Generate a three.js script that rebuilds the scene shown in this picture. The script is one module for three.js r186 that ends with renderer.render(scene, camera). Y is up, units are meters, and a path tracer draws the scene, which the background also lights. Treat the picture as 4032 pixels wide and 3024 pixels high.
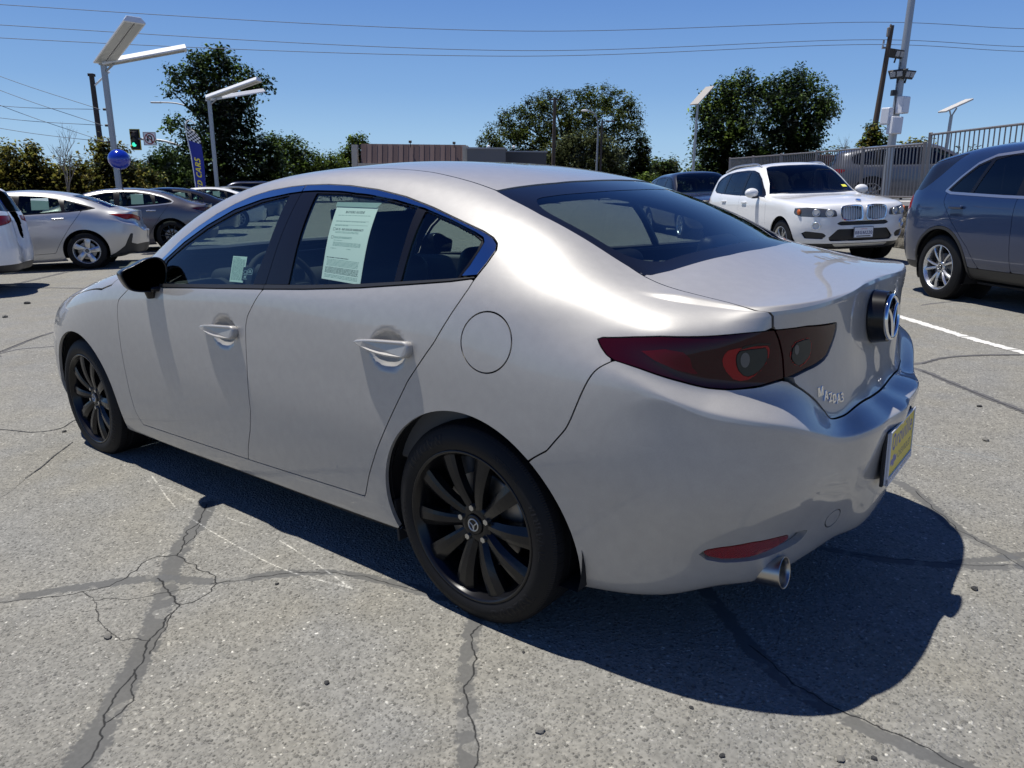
import * as THREE from 'three';
import { mergeGeometries } from 'three/addons/utils/BufferGeometryUtils.js';
import { RoundedBoxGeometry } from 'three/addons/geometries/RoundedBoxGeometry.js';
import { TextGeometry } from 'three/addons/geometries/TextGeometry.js';
import { FontLoader } from 'three/addons/loaders/FontLoader.js';
import { ImprovedNoise } from 'three/addons/math/ImprovedNoise.js';

// ---------- camera, sky, sun, exposure ----------
// Everything is laid out on the asphalt under the silver sedan (rear axle at the origin, its nose towards -x, its left side towards +z).
// The lot slopes by about 3 degrees, so at the very end all of it is turned once so that y is plumb.
const scene = new THREE.Scene();
const renderer = new THREE.WebGLRenderer({ antialias: true });
renderer.toneMapping = THREE.LinearToneMapping;
renderer.toneMappingExposure = 1.15;
renderer.shadowMap.enabled = true;
const EXPOSURE = renderer.toneMappingExposure;
const camera = new THREE.PerspectiveCamera(55.372, 4 / 3, .05, 2500);
camera.position.set(1.4064, 1.2773, 2.3594);
camera.rotation.set(-.2509, .68775, -.03673, 'YXZ');
const PLUMB = new THREE.Vector3(.04517, .99883, -.01742).normalize();
const LEVEL = new THREE.Quaternion().setFromUnitVectors(PLUMB, new THREE.Vector3(0, 1, 0)), UNLEVEL = LEVEL.clone().invert();

const srgb = (c) => (c <= .04045 ? c / 12.92 : ((c + .055) / 1.055) ** 2.4);
{
  // clear midday sky: pale at the horizon, deeper and darker blue the higher one looks
  const at = [[-90, 150, 150, 145], [-1, 170, 195, 215], [0, 178, 208, 231], [3.3, 158, 196, 231], [6.5, 132, 174, 223], [12, 106, 149, 211], [25, 62, 102, 176], [45, 35, 68, 138], [90, 19, 44, 104]];
  const W = 256, H = 512, data = new Float32Array(W * H * 4);
  for (let y = 0; y < H; y++) {
    const e = ((y + .5) / H - .5) * 180; let k = 0; while (k < at.length - 2 && e > at[k + 1][0]) k++;
    const t = Math.min(Math.max((e - at[k][0]) / (at[k + 1][0] - at[k][0]), 0), 1);
    for (let x = 0; x < W; x++) for (let c = 0; c < 4; c++) data[(y * W + x) * 4 + c] = c === 3 ? 1 : srgb((at[k][c + 1] * (1 - t) + at[k + 1][c + 1] * t) / 255) / EXPOSURE;
  }
  const sky = new THREE.DataTexture(data, W, H, THREE.RGBAFormat, THREE.FloatType);
  sky.mapping = THREE.EquirectangularReflectionMapping; sky.magFilter = THREE.LinearFilter; sky.minFilter = THREE.LinearFilter; sky.needsUpdate = true;
  scene.background = sky; scene.environment = sky;
}
const sun = new THREE.DirectionalLight(new THREE.Color(1, .965, .905), 5);
sun.name = 'sun';
sun.position.set(-.265, 1, .07).multiplyScalar(60);
sun.target.position.set(0, 0, 0);
sun.castShadow = true; sun.shadow.mapSize.set(4096, 4096);
Object.assign(sun.shadow.camera, { left: -40, right: 40, top: 40, bottom: -40, near: 1, far: 160 });
scene.add(sun, sun.target);

// ---------- helpers ----------
const V3 = (x, y, z) => new THREE.Vector3(x, y, z);
const seeded = (a) => () => { a = (a + 0x6d2b79f5) | 0; let t = Math.imul(a ^ (a >>> 15), 1 | a); t = (t + Math.imul(t ^ (t >>> 7), 61 | t)) ^ t; return ((t ^ (t >>> 14)) >>> 0) / 4294967296; };
const rnd = seeded(7);
const perlin = new ImprovedNoise();
const noise = (x, y, z = 0) => perlin.noise(x, y, z);
const fbm = (x, y, z = 0, n = 4) => { let a = 0, g = 1; for (let i = 0; i < n; i++) { a += g * perlin.noise(x, y, z + i * 7.3); x *= 2; y *= 2; z *= 2; g *= .5; } return a; };
const std = (r, g, b, roughness = .7, metalness = 0, more = {}) => new THREE.MeshStandardMaterial({ color: new THREE.Color().setRGB(r, g, b), roughness, metalness, ...more });
const phys = (r, g, b, roughness, metalness, more = {}) => new THREE.MeshPhysicalMaterial({ color: new THREE.Color().setRGB(r, g, b), roughness, metalness, ...more });
const taken = new Map();
function numbered(name) { const n = taken.get(name) ?? 0; taken.set(name, n + 1); return n ? `${name}_${String(n).padStart(3, '0')}` : name; }
function tag(o, label, category, group, kind) { if (label) o.userData.label = label; if (category) o.userData.category = category; if (group) o.userData.group = group; if (kind) o.userData.kind = kind; return o; }
function thing(name, label, category, [x, y, z] = [0, 0, 0], turn = 0, group) {
  const o = new THREE.Group(); o.name = numbered(name); o.position.set(x, y, z); o.rotation.y = turn; scene.add(o);
  return tag(o, label, category, group);
}
function part(name, geometry, material, parent) {
  const g = Array.isArray(geometry) ? merge(geometry) : geometry, m = new THREE.Mesh(g, material);
  m.name = name; m.castShadow = m.receiveShadow = true; parent.add(m); return m;
}
function solo(name, geometry, material, label, category, group) { const m = part(numbered(name), geometry, material, scene); return tag(m, label, category, group); }
function structure(name, geometry, material) { const m = part(numbered(name), geometry, material, scene); m.userData.kind = 'structure'; return m; }
function merge(list) {
  const all = list.map((g) => { const h = g.index ? g.toNonIndexed() : g.clone(); for (const k of Object.keys(h.attributes)) if (!['position', 'normal', 'uv'].includes(k)) h.deleteAttribute(k); if (!h.attributes.uv) h.setAttribute('uv', new THREE.BufferAttribute(new Float32Array(h.attributes.position.count * 2), 2)); return h; });
  return mergeGeometries(all);
}
const moved = (g, x, y, z, rx = 0, ry = 0, rz = 0, order = 'XYZ') => g.applyMatrix4(new THREE.Matrix4().compose(V3(x, y, z), new THREE.Quaternion().setFromEuler(new THREE.Euler(rx, ry, rz, order)), V3(1, 1, 1)));
const box = (w, h, d, x, y, z, r = 0, rx = 0, ry = 0, rz = 0) => moved(r ? new RoundedBoxGeometry(w, h, d, 3, r) : new THREE.BoxGeometry(w, h, d), x, y, z, rx, ry, rz);
function rod(a, b, r0, r1 = r0, n = 10) { // a tapered bar from a to b
  const A = V3(...a), B = V3(...b), g = new THREE.CylinderGeometry(r1, r0, A.distanceTo(B), n);
  return g.applyMatrix4(new THREE.Matrix4().compose(A.clone().add(B).multiplyScalar(.5), new THREE.Quaternion().setFromUnitVectors(V3(0, 1, 0), B.clone().sub(A).normalize()), V3(1, 1, 1)));
}
const tube = (pts, r, n = 40, m = 8) => new THREE.TubeGeometry(new THREE.CatmullRomCurve3(pts.map((p) => V3(...p))), n, r, m);
function mirrorZ(g) { // the same shape on the other side of the car
  const h = (g.index ? g.toNonIndexed() : g.clone()), p = h.attributes.position, n = h.attributes.normal;
  for (const a of [p, n]) for (let i = 0; i < a.count; i++) a.setZ(i, -a.getZ(i));
  for (const a of Object.values(h.attributes)) for (let i = 0; i < a.count; i += 3) for (let c = 0; c < a.itemSize; c++) { const k = a.itemSize, t = a.array[(i + 1) * k + c]; a.array[(i + 1) * k + c] = a.array[(i + 2) * k + c]; a.array[(i + 2) * k + c] = t; }
  return h;
}
function upright(o) { o.quaternion.premultiply(UNLEVEL); return o; }           // stands plumb although the lot slopes
function texture(W, H, paint, { color = true, repeat } = {}) {                  // paint(x, y) -> [r, g, b] 0..1
  const data = new Uint8Array(W * H * 4);
  for (let y = 0; y < H; y++) for (let x = 0; x < W; x++) { const q = paint(x, y), o = (y * W + x) * 4; for (let c = 0; c < 3; c++) data[o + c] = Math.max(0, Math.min(255, q[c] * 255)); data[o + 3] = 255; }
  const t = new THREE.DataTexture(data, W, H); t.wrapS = t.wrapT = THREE.RepeatWrapping; t.magFilter = THREE.LinearFilter; t.minFilter = THREE.LinearMipmapLinearFilter; t.generateMipmaps = true;
  if (color) t.colorSpace = THREE.SRGBColorSpace; if (repeat) t.repeat.set(...repeat); t.needsUpdate = true; return t;
}
function drawn(w, h, draw) { const c = document.createElement('canvas'); c.width = w; c.height = h; draw(c.getContext('2d'), w, h); const t = new THREE.CanvasTexture(c); t.colorSpace = THREE.SRGBColorSpace; return t; }
// ---------- the asphalt lot ----------
// A little uneven: it rises towards the row of cars in front of the silver sedan's nose and falls away behind the fence.
const soft = (t, k = 1.5) => (t > 20 * k ? t : k * Math.log1p(Math.exp(t / k)));
const groundY = (x, z) => .0275 * soft(-x - 3.2) + .018 * soft(-x - 32, 3) - .012 * soft(-z - 22, 3) - .02 * soft(x - 6, 3) + .006 * soft(z - 8, 3);
{
  const N = 2048, SPAN = 4, PX = N / SPAN;                                                      // a 4 m square, 2 mm to the pixel
  const r = seeded(11), tone = new Float32Array(N * N), high = new Float32Array(N * N), warm = new Float32Array(N * N);
  const wrap = (i) => (i + N * 8) % N;
  // tiling noise of a few octaves by bilinear lattices
  const lattice = (n, seed) => { const q = seeded(seed), a = new Float32Array(n * n).map(() => q() * 2 - 1); return (x, y) => { const fx = x / N * n, fy = y / N * n, i = Math.floor(fx), j = Math.floor(fy), u = fx - i, v = fy - j, U = u * u * (3 - 2 * u), W = v * v * (3 - 2 * v), g = (k, l) => a[((j + l) % n) * n + (i + k) % n]; return (g(0, 0) * (1 - U) + g(1, 0) * U) * (1 - W) + (g(0, 1) * (1 - U) + g(1, 1) * U) * W; }; };
  const n1 = lattice(9, 1), n2 = lattice(31, 2), n3 = lattice(127, 3), n4 = lattice(512, 4), n5 = lattice(23, 5);
  for (let y = 0; y < N; y++) for (let x = 0; x < N; x++) { const k = y * N + x; tone[k] = .478 + .012 * n1(x, y) + .012 * n2(x, y) + .02 * n3(x, y) + .045 * n4(x, y) + .03 * (r() - .5); high[k] = .3 + .1 * n4(x, y); warm[k] = n5(x, y); }
  for (let i = 0; i < 210000; i++) {                                                            // stones of the aggregate
    const cx = r() * N, cy = r() * N, big = r(), R = .8 + 2.1 * big * big * big + .5 * r(), a = r() * 3.14, e = .6 + .4 * r(), ca = Math.cos(a), sa = Math.sin(a), q = r(), t = q < .035 ? .60 + .2 * r() * r() + .06 * r() : q < .13 ? .55 + .08 * r() : q < .30 ? .33 + .06 * r() : .465 + .10 * (r() - .45), m = Math.ceil(R);
    for (let y = -m; y <= m; y++) for (let x = -m; x <= m; x++) { const u = (x * ca + y * sa) / R, v = (-x * sa + y * ca) / (R * e), d = u * u + v * v; if (d < 1) { const k = wrap(Math.floor(cy) + y) * N + wrap(Math.floor(cx) + x); tone[k] = t; high[k] = .45 + .45 * (1 - d); } }
  }
  const bytes = (paint) => { const d = new Uint8Array(N * N * 4); for (let k = 0; k < N * N; k++) { const q = paint(k); for (let c = 0; c < 3; c++) d[k * 4 + c] = Math.max(0, Math.min(255, q[c] * 255)); d[k * 4 + 3] = 255; } const t = new THREE.DataTexture(d, N, N); t.wrapS = t.wrapT = THREE.RepeatWrapping; t.magFilter = THREE.LinearFilter; t.minFilter = THREE.LinearMipmapLinearFilter; t.generateMipmaps = true; t.needsUpdate = true; return t; };
  const tint = (t, w) => [t * (1.018 + .012 * w), t * (1.003 + .004 * w), t * (.945 - .014 * w)];
  const map = bytes((k) => tint(tone[k], warm[k])); map.colorSpace = THREE.SRGBColorSpace;
  const bump = bytes((k) => [high[k], high[k], high[k]]);
  // the 4 m square round the sedan's rear carries its own cracks, sealed seams and scratches
  const X0 = -2.6, Z0 = -1.6, t2 = tone.slice(), h2 = high.slice(), w2 = warm.slice();
  const brush = (pts, width, f) => {                                                            // f(distance from the line / half width, along, index)
    const c = new THREE.CatmullRomCurve3(pts.map((p) => V3(p[0], 0, p[1])), false, 'centripetal'), L = c.getLength(), n = Math.ceil(L * PX * .7), P = c.getSpacedPoints(n), hit = new Map();
    P.forEach((p, i) => {
      const w = width(i / n, i / PX / .7) * PX, cx = (p.x - X0) * PX, cy = (p.z - Z0) * PX, m = Math.ceil(w);
      for (let y = -m; y <= m; y++) for (let x = -m; x <= m; x++) { const X = Math.round(cx) + x, Y = Math.round(cy) + y; if (X < 0 || Y < 0 || X >= N || Y >= N) continue; const d = Math.hypot(X - cx, Y - cy) / w; if (d > 1) continue; const k = Y * N + X; if (!hit.has(k) || hit.get(k) > d) hit.set(k, d); }
    });
    hit.forEach((d, k) => f(d, k));
  };
  const seal = (pts, w0) => brush(pts, (t, l) => w0 * (1 + .30 * noise(l * 7, w0 * 90) + .14 * noise(l * 31, 5)), (d, k) => {
    const x = k % N, y = Math.floor(k / N), e = d + .22 * n4(x, y) + .10 * n3(x, y); if (e > .93) return;
    const s = Math.min(1, (.93 - e) * 5), worn = n3(x, y) + .6 * n2(x, y) > .62 ? .45 : 1, a = .93 * s * worn; t2[k] = t2[k] * (1 - a) + a * (.345 + .012 * n4(x, y) + .014 * n2(x, y)); h2[k] = h2[k] * (1 - a) + .42 * a; w2[k] -= 1.6 * a;
  });
  const crack = (pts, w0) => {
    const q = []; for (let i = 0; i < pts.length - 1; i++) for (let k = 0; k < 6; k++) { const t = k / 6, x = pts[i][0] * (1 - t) + pts[i + 1][0] * t, z = pts[i][1] * (1 - t) + pts[i + 1][1] * t; q.push([x + .012 * noise(x * 19, z * 19, 1) + .005 * noise(x * 70, z * 70, 2), z + .012 * noise(x * 19, z * 19, 9) + .005 * noise(x * 70, z * 70, 12)]); } q.push(pts[pts.length - 1]);
    brush(q, (t, l) => w0 * (.55 + .7 * Math.abs(noise(l * 9, 3)) + .6 * Math.abs(noise(l * 40, 8))), (d, k) => { const a = Math.min(1, (1 - d) * 2.2); t2[k] = t2[k] * (1 - a) + .12 * a; h2[k] *= 1 - a; });
  };
  const scratch = (pts, w0, s) => brush(pts, () => w0, (d, k) => { const x = k % N, y = Math.floor(k / N), a = s * (1 - d) * Math.max(0, .55 + .7 * n4(x, y) + .4 * n2(x, y)); t2[k] += a * (.78 - t2[k]); });
  seal([[-1.56, .90], [-1.44, .99], [-1.26, 1.17], [-1.08, 1.31], [-.95, 1.39], [-.83, 1.48], [-.71, 1.57], [-.56, 1.70], [-.46, 1.79], [-.35, 1.90], [-.1, 2.12]], .045);
  seal([[-1.60, 2.06], [-1.37, 1.72], [-1.23, 1.51], [-1.09, 1.35], [-.90, 1.24], [-.79, 1.11], [-.70, 1.02], [-.58, .935], [-.45, .895], [-.25, .85], [.1, .80]], .028);
  seal([[-.05, .80], [.02, .90], [.08, .99], [.14, 1.07], [.2, 1.14], [.26, 1.20], [.34, 1.28], [.5, 1.45], [.7, 1.7]], .034);
  seal([[.30, .05], [.51, .30], [.62, .40], [.74, .51], [.84, .58], [.93, .625], [1.02, .65], [1.1, .665], [1.2, .672], [1.32, .67]], .030);
  seal([[.78, -1.06], [.88, -.96], [.99, -.80], [1.08, -.67], [1.15, -.60], [1.24, -.54], [1.35, -.44]], .032);
  seal([[1.10, -.33], [1.15, -.41], [1.22, -.47], [1.32, -.6]], .022); seal([[.70, -.22], [.92, -.26], [1.13, -.35], [1.22, -.41], [1.35, -.49]], .026);
  for (const [w, pts] of [
    [.0042, [[-1.21, 1.22], [-1.25, 1.27], [-1.25, 1.32], [-1.21, 1.37], [-1.19, 1.42], [-1.18, 1.48], [-1.22, 1.57], [-1.29, 1.66], [-1.33, 1.70], [-1.40, 1.80], [-1.6, 2.1]]],
    [.0038, [[-1.21, 1.22], [-1.08, 1.22], [-1.0, 1.22], [-.93, 1.22], [-.88, 1.24], [-.85, 1.28], [-.83, 1.33], [-.84, 1.38], [-.85, 1.39]]],
    [.0042, [[-1.56, .90], [-1.47, .97], [-1.41, 1.02], [-1.38, 1.08], [-1.33, 1.12], [-1.29, 1.14], [-1.24, 1.18], [-1.20, 1.22]]], [.003, [[-1.44, 1.01], [-1.36, 1.05], [-1.29, 1.10], [-1.26, 1.16]]],
    [.0046, [[-1.09, 1.34], [-1.02, 1.36], [-.97, 1.37], [-.90, 1.38], [-.85, 1.39], [-.82, 1.43], [-.79, 1.47], [-.75, 1.52], [-.72, 1.56], [-.65, 1.60], [-.60, 1.66], [-.56, 1.71], [-.51, 1.76], [-.47, 1.79], [-.41, 1.82], [-.36, 1.86], [-.30, 1.94], [-.2, 2.1]]],
    [.0034, [[-.62, 1.645], [-.57, 1.66], [-.53, 1.69], [-.49, 1.71], [-.46, 1.75], [-.455, 1.79]]], [.003, [[-.83, 1.42], [-.80, 1.44], [-.76, 1.49], [-.70, 1.545], [-.66, 1.58]]],
    [.0026, [[-1.21, 1.55], [-1.13, 1.55], [-1.10, 1.55], [-1.05, 1.57], [-.94, 1.60], [-.87, 1.60], [-.80, 1.59], [-.73, 1.55]]], [.0030, [[-1.13, 1.55], [-1.02, 1.47], [-.99, 1.43], [-.97, 1.38], [-.93, 1.31]]],
    [.0034, [[-.90, 1.25], [-.79, 1.12], [-.72, 1.03], [-.60, .95], [-.48, .90], [-.36, .875], [-.25, .85]]],
    [.0034, [[.03, .88], [.05, .94], [.11, 1.0], [.17, 1.07], [.19, 1.13], [.25, 1.19], [.31, 1.23], [.36, 1.27], [.42, 1.34], [.6, 1.6]]],
    [.0038, [[.74, .50], [.89, .60], [.96, .62], [1.01, .635], [1.09, .64], [1.14, .64], [1.22, .65], [1.32, .67]]], [.0026, [[.82, -.23], [1.0, -.31], [1.13, -.36], [1.25, -.44], [1.35, -.5]]], [.003, [[.88, -.97], [1.0, -.79], [1.09, -.66], [1.22, -.55], [1.35, -.43]]],
    [.0022, [[-2.43, 1.43], [-2.49, 1.36], [-2.6, 1.27]]],
  ]) crack(pts, w);
  scratch([[-1.50, .93], [-1.34, .92], [-1.18, .905]], .0045, .9); scratch([[-1.51, 1.015], [-1.12, 1.04], [-.76, 1.04], [-.46, .98]], .0052, 1); scratch([[-.99, .915], [-.76, .94], [-.45, .985]], .005, 1); scratch([[-2.11, .88], [-1.97, .915], [-1.83, .955], [-1.60, 1.01]], .0055, 1.1); scratch([[-2.06, .925], [-1.90, .91], [-1.65, .915]], .014, .5);
  scratch([[-.62, .905], [-.5, .985]], .012, .35);
  const map2 = bytes((k) => tint(t2[k], w2[k])); map2.colorSpace = THREE.SRGBColorSpace;
  const bump2 = bytes((k) => [h2[k], h2[k], h2[k]]);
  const mat = (m, b) => new THREE.MeshStandardMaterial({ map: m, bumpMap: b, bumpScale: .006, roughness: .92 });
  const sheetOf = (xs, zs, u0, v0, hole) => {                                                     // a grid of the ground's height, uv in units of 4 m
    const pos = [], uv = [], id = [], nz = zs.length;
    for (const x of xs) for (const z of zs) { pos.push(x, groundY(x, z), z); uv.push((x - u0) / SPAN, (z - v0) / SPAN); }
    for (let i = 0; i < xs.length - 1; i++) for (let j = 0; j < nz - 1; j++) { if (hole && hole((xs[i] + xs[i + 1]) / 2, (zs[j] + zs[j + 1]) / 2)) continue; const a = i * nz + j; id.push(a, a + 1, a + nz + 1, a, a + nz + 1, a + nz); }
    const g = new THREE.BufferGeometry(); g.setAttribute('position', new THREE.BufferAttribute(new Float32Array(pos), 3)); g.setAttribute('uv', new THREE.BufferAttribute(new Float32Array(uv), 2)); g.setIndex(id); g.computeVertexNormals(); return g;
  };
  const steps = (lo, hi) => { const a = [lo, lo + SPAN]; for (let q = lo - 2, h = 2; q > -1200; q -= h, h = Math.min(h * 1.18, 150)) a.unshift(q); for (let q = lo + SPAN + 2, h = 2; q < hi; q += h, h = Math.min(h * 1.25, 150)) a.push(q); return a; };
  const near = sheetOf([X0, X0 + 1, X0 + 2, X0 + 3, X0 + 4], [Z0, Z0 + 1, Z0 + 2, Z0 + 3, Z0 + 4], X0, Z0);
  structure('asphalt', near, mat(map2, bump2));
  structure('asphalt', sheetOf(steps(X0, 700), steps(Z0, 700), X0, Z0, (x, z) => x > X0 && x < X0 + SPAN && z > Z0 && z < Z0 + SPAN), mat(map, bump));
  // cracks and painted lines farther off: thin sheets with ragged edges lying on the asphalt
  const ribbon = (pts, w, lift, rag, gapAt = -1) => {
    const c = new THREE.CatmullRomCurve3(pts.map((p) => V3(p[0], 0, p[1])), false, 'centripetal'), n = Math.ceil(c.getLength() / .02), P = c.getSpacedPoints(n), pos = [], uv = [], id = []; const q = seeded(Math.round(w * 1e5));
    P.forEach((p, i) => { const t = c.getTangentAt(i / n), k = [1 + rag * (q() - .5) * 2, 1 + rag * (q() - .5) * 2]; [1, -1].forEach((m, s) => { const x = p.x - t.z * w / 2 * m * k[s], z = p.z + t.x * w / 2 * m * k[s]; pos.push(x, groundY(x, z) + lift, z); uv.push(i / n, s); }); if (i && !(noise(p.x * 23, p.z * 23, 4) < gapAt)) id.push(i * 2 - 2, i * 2, i * 2 - 1, i * 2 - 1, i * 2, i * 2 + 1); });
    const g = new THREE.BufferGeometry(); g.setAttribute('position', new THREE.BufferAttribute(new Float32Array(pos), 3)); g.setAttribute('uv', new THREE.BufferAttribute(new Float32Array(uv), 2)); g.setIndex(id); g.computeVertexNormals(); for (let i = 0, m = g.attributes.normal; i < m.count; i++) m.setXYZ(i, 0, 1, 0); return g;
  };
  const filler = std(.095, .093, .092, .85), slit = std(.03, .03, .03, .9), paint = std(.62, .61, .57, .8);
  for (const [pts, w] of [[[[.36, -3.4], [.44, -3.54], [.54, -3.80], [.71, -3.99], [.99, -4.19], [1.5, -4.5], [3, -5.2]], .045], [[[.30, -3.4], [.48, -3.28], [.65, -3.08], [.81, -2.89], [.95, -2.73], [1.13, -2.53], [1.6, -2.0]], .05], [[[-.5, -5.8], [-.29, -6.10], [-.15, -6.29], [0, -6.6], [.19, -6.88]], .05], [[[-9.6, 0], [-11.4, -1.27], [-11.97, -1.88], [-13.06, -2.99]], .09], [[[-13, -.6], [-11.49, -1.38], [-11.07, -1.58], [-10.57, -1.86], [-8.5, -3]], .06], [[[-6, .34], [-6.13, .31], [-6.21, .11], [-6.11, -.06], [-5.8, -.9]], .03], [[[-5.2, 1.9], [-6.21, .29], [-6.56, -.05], [-6.79, -.3], [-7.4, -1.2]], .04]]) structure('crack_filler', ribbon(pts, w, .003, .35), filler);
  for (const [pts, w] of [[[[-2.6, 1.27], [-2.72, 1.15], [-2.83, 1.06], [-3.0, .9]], .006], [[[-4.4, 1.7], [-3.63, 1.07], [-3.38, .95], [-3.34, .84], [-3.44, .72], [-3.5, .5]], .008], [[[.44, -3.5], [.54, -3.78], [.71, -3.97], [.99, -4.17], [1.5, -4.48]], .008], [[[.48, -3.27], [.65, -3.07], [.81, -2.88], [.95, -2.72], [1.13, -2.52]], .008], [[[-6.2, .30], [-6.56, -.04], [-6.79, -.29]], .012]]) structure('asphalt_crack', ribbon(pts, w, .0045, .5), slit);
  structure('painted_line', ribbon([[-2.2, -8.1], [-.16, -5.57], [.19, -5.15], [.62, -4.63], [.99, -4.25], [2.2, -2.9]], .085, .0045, .30, -.52), paint);
  structure('painted_line', ribbon([[-8.6, -6.6], [-6.9, -9.6]], .09, .0045, .3, -.05), paint);
  // loose bits of stone and rubber
  const bits = [[-.85, 1.62, .011], [-.70, 1.12, .006], [-.12, 1.35, .007], [.46, 1.15, .010], [.23, .92, .004], [1.13, .76, .006], [1.07, .81, .009], [.72, .85, .005], [.85, .96, .006], [1.03, -1.86, .014], [.92, -2.51, .012], [1.2, -.21, .010], [-8.34, -.43, .03], [-9.28, -.97, .03], [-3.25, .85, .012]];
  bits.forEach(([x, z, q], i) => { const g = new THREE.IcosahedronGeometry(1, 1), p = g.attributes.position; for (let k = 0; k < p.count; k++) { const f = 1 + .35 * noise(p.getX(k) * 1.7 + i, p.getY(k) * 1.7, p.getZ(k) * 1.7); p.setXYZ(k, p.getX(k) * q * f * 1.3, p.getY(k) * q * .55 * f, p.getZ(k) * q * f); } g.computeVertexNormals(); moved(g, x, groundY(x, z) + q * .45, z, 0, i * 1.3, 0); solo('pebble', g, i % 3 ? std(.03, .03, .03, .9) : std(.14, .135, .12, .9), 'small dark pebble lying loose on the sunlit asphalt', 'pebble', 'loose pebbles on the asphalt'); });
}
// ---------- body surface of a car: stations along the car, rails round the section ----------
// A station is [s, [[r, y], ...rails from the sill up to the centre line]]; between the pivots s is x, beyond them the section plane swings round the pivot to the car's nose or tail.
function spline(xs, ys, d0, d1) {                     // C2 cubic spline, ends clamped to the slopes d0, d1 (null: natural)
  const n = xs.length, a = new Float64Array(n), b = new Float64Array(n), c = new Float64Array(n), d = new Float64Array(n), m = new Float64Array(n);
  for (let i = 0; i < n; i++) {
    if (i === 0) { if (d0 === null) { b[0] = 2; c[0] = 1; d[0] = 3 * (ys[1] - ys[0]) / (xs[1] - xs[0]); } else { b[0] = 1; d[0] = d0; } continue; }
    if (i === n - 1) { if (d1 === null) { a[i] = 1; b[i] = 2; d[i] = 3 * (ys[i] - ys[i - 1]) / (xs[i] - xs[i - 1]); } else { b[i] = 1; d[i] = d1; } continue; }
    const h0 = xs[i] - xs[i - 1], h1 = xs[i + 1] - xs[i];
    a[i] = 1 / h0; b[i] = 2 * (1 / h0 + 1 / h1); c[i] = 1 / h1; d[i] = 3 * ((ys[i] - ys[i - 1]) / (h0 * h0) + (ys[i + 1] - ys[i]) / (h1 * h1));
  }
  for (let i = 1; i < n; i++) { const w = a[i] / b[i - 1]; b[i] -= w * c[i - 1]; d[i] -= w * d[i - 1]; }
  m[n - 1] = d[n - 1] / b[n - 1];
  for (let i = n - 2; i >= 0; i--) m[i] = (d[i] - c[i] * m[i + 1]) / b[i];
  return (x) => {
    let i = 0; while (i < n - 2 && x > xs[i + 1]) i++;
    const h = xs[i + 1] - xs[i], t = (x - xs[i]) / h, u = 1 - t;
    return ys[i] * (1 + 2 * t) * u * u + m[i] * h * t * u * u + ys[i + 1] * (1 + 2 * u) * t * t - m[i + 1] * h * u * t * t;
  };
}
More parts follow.
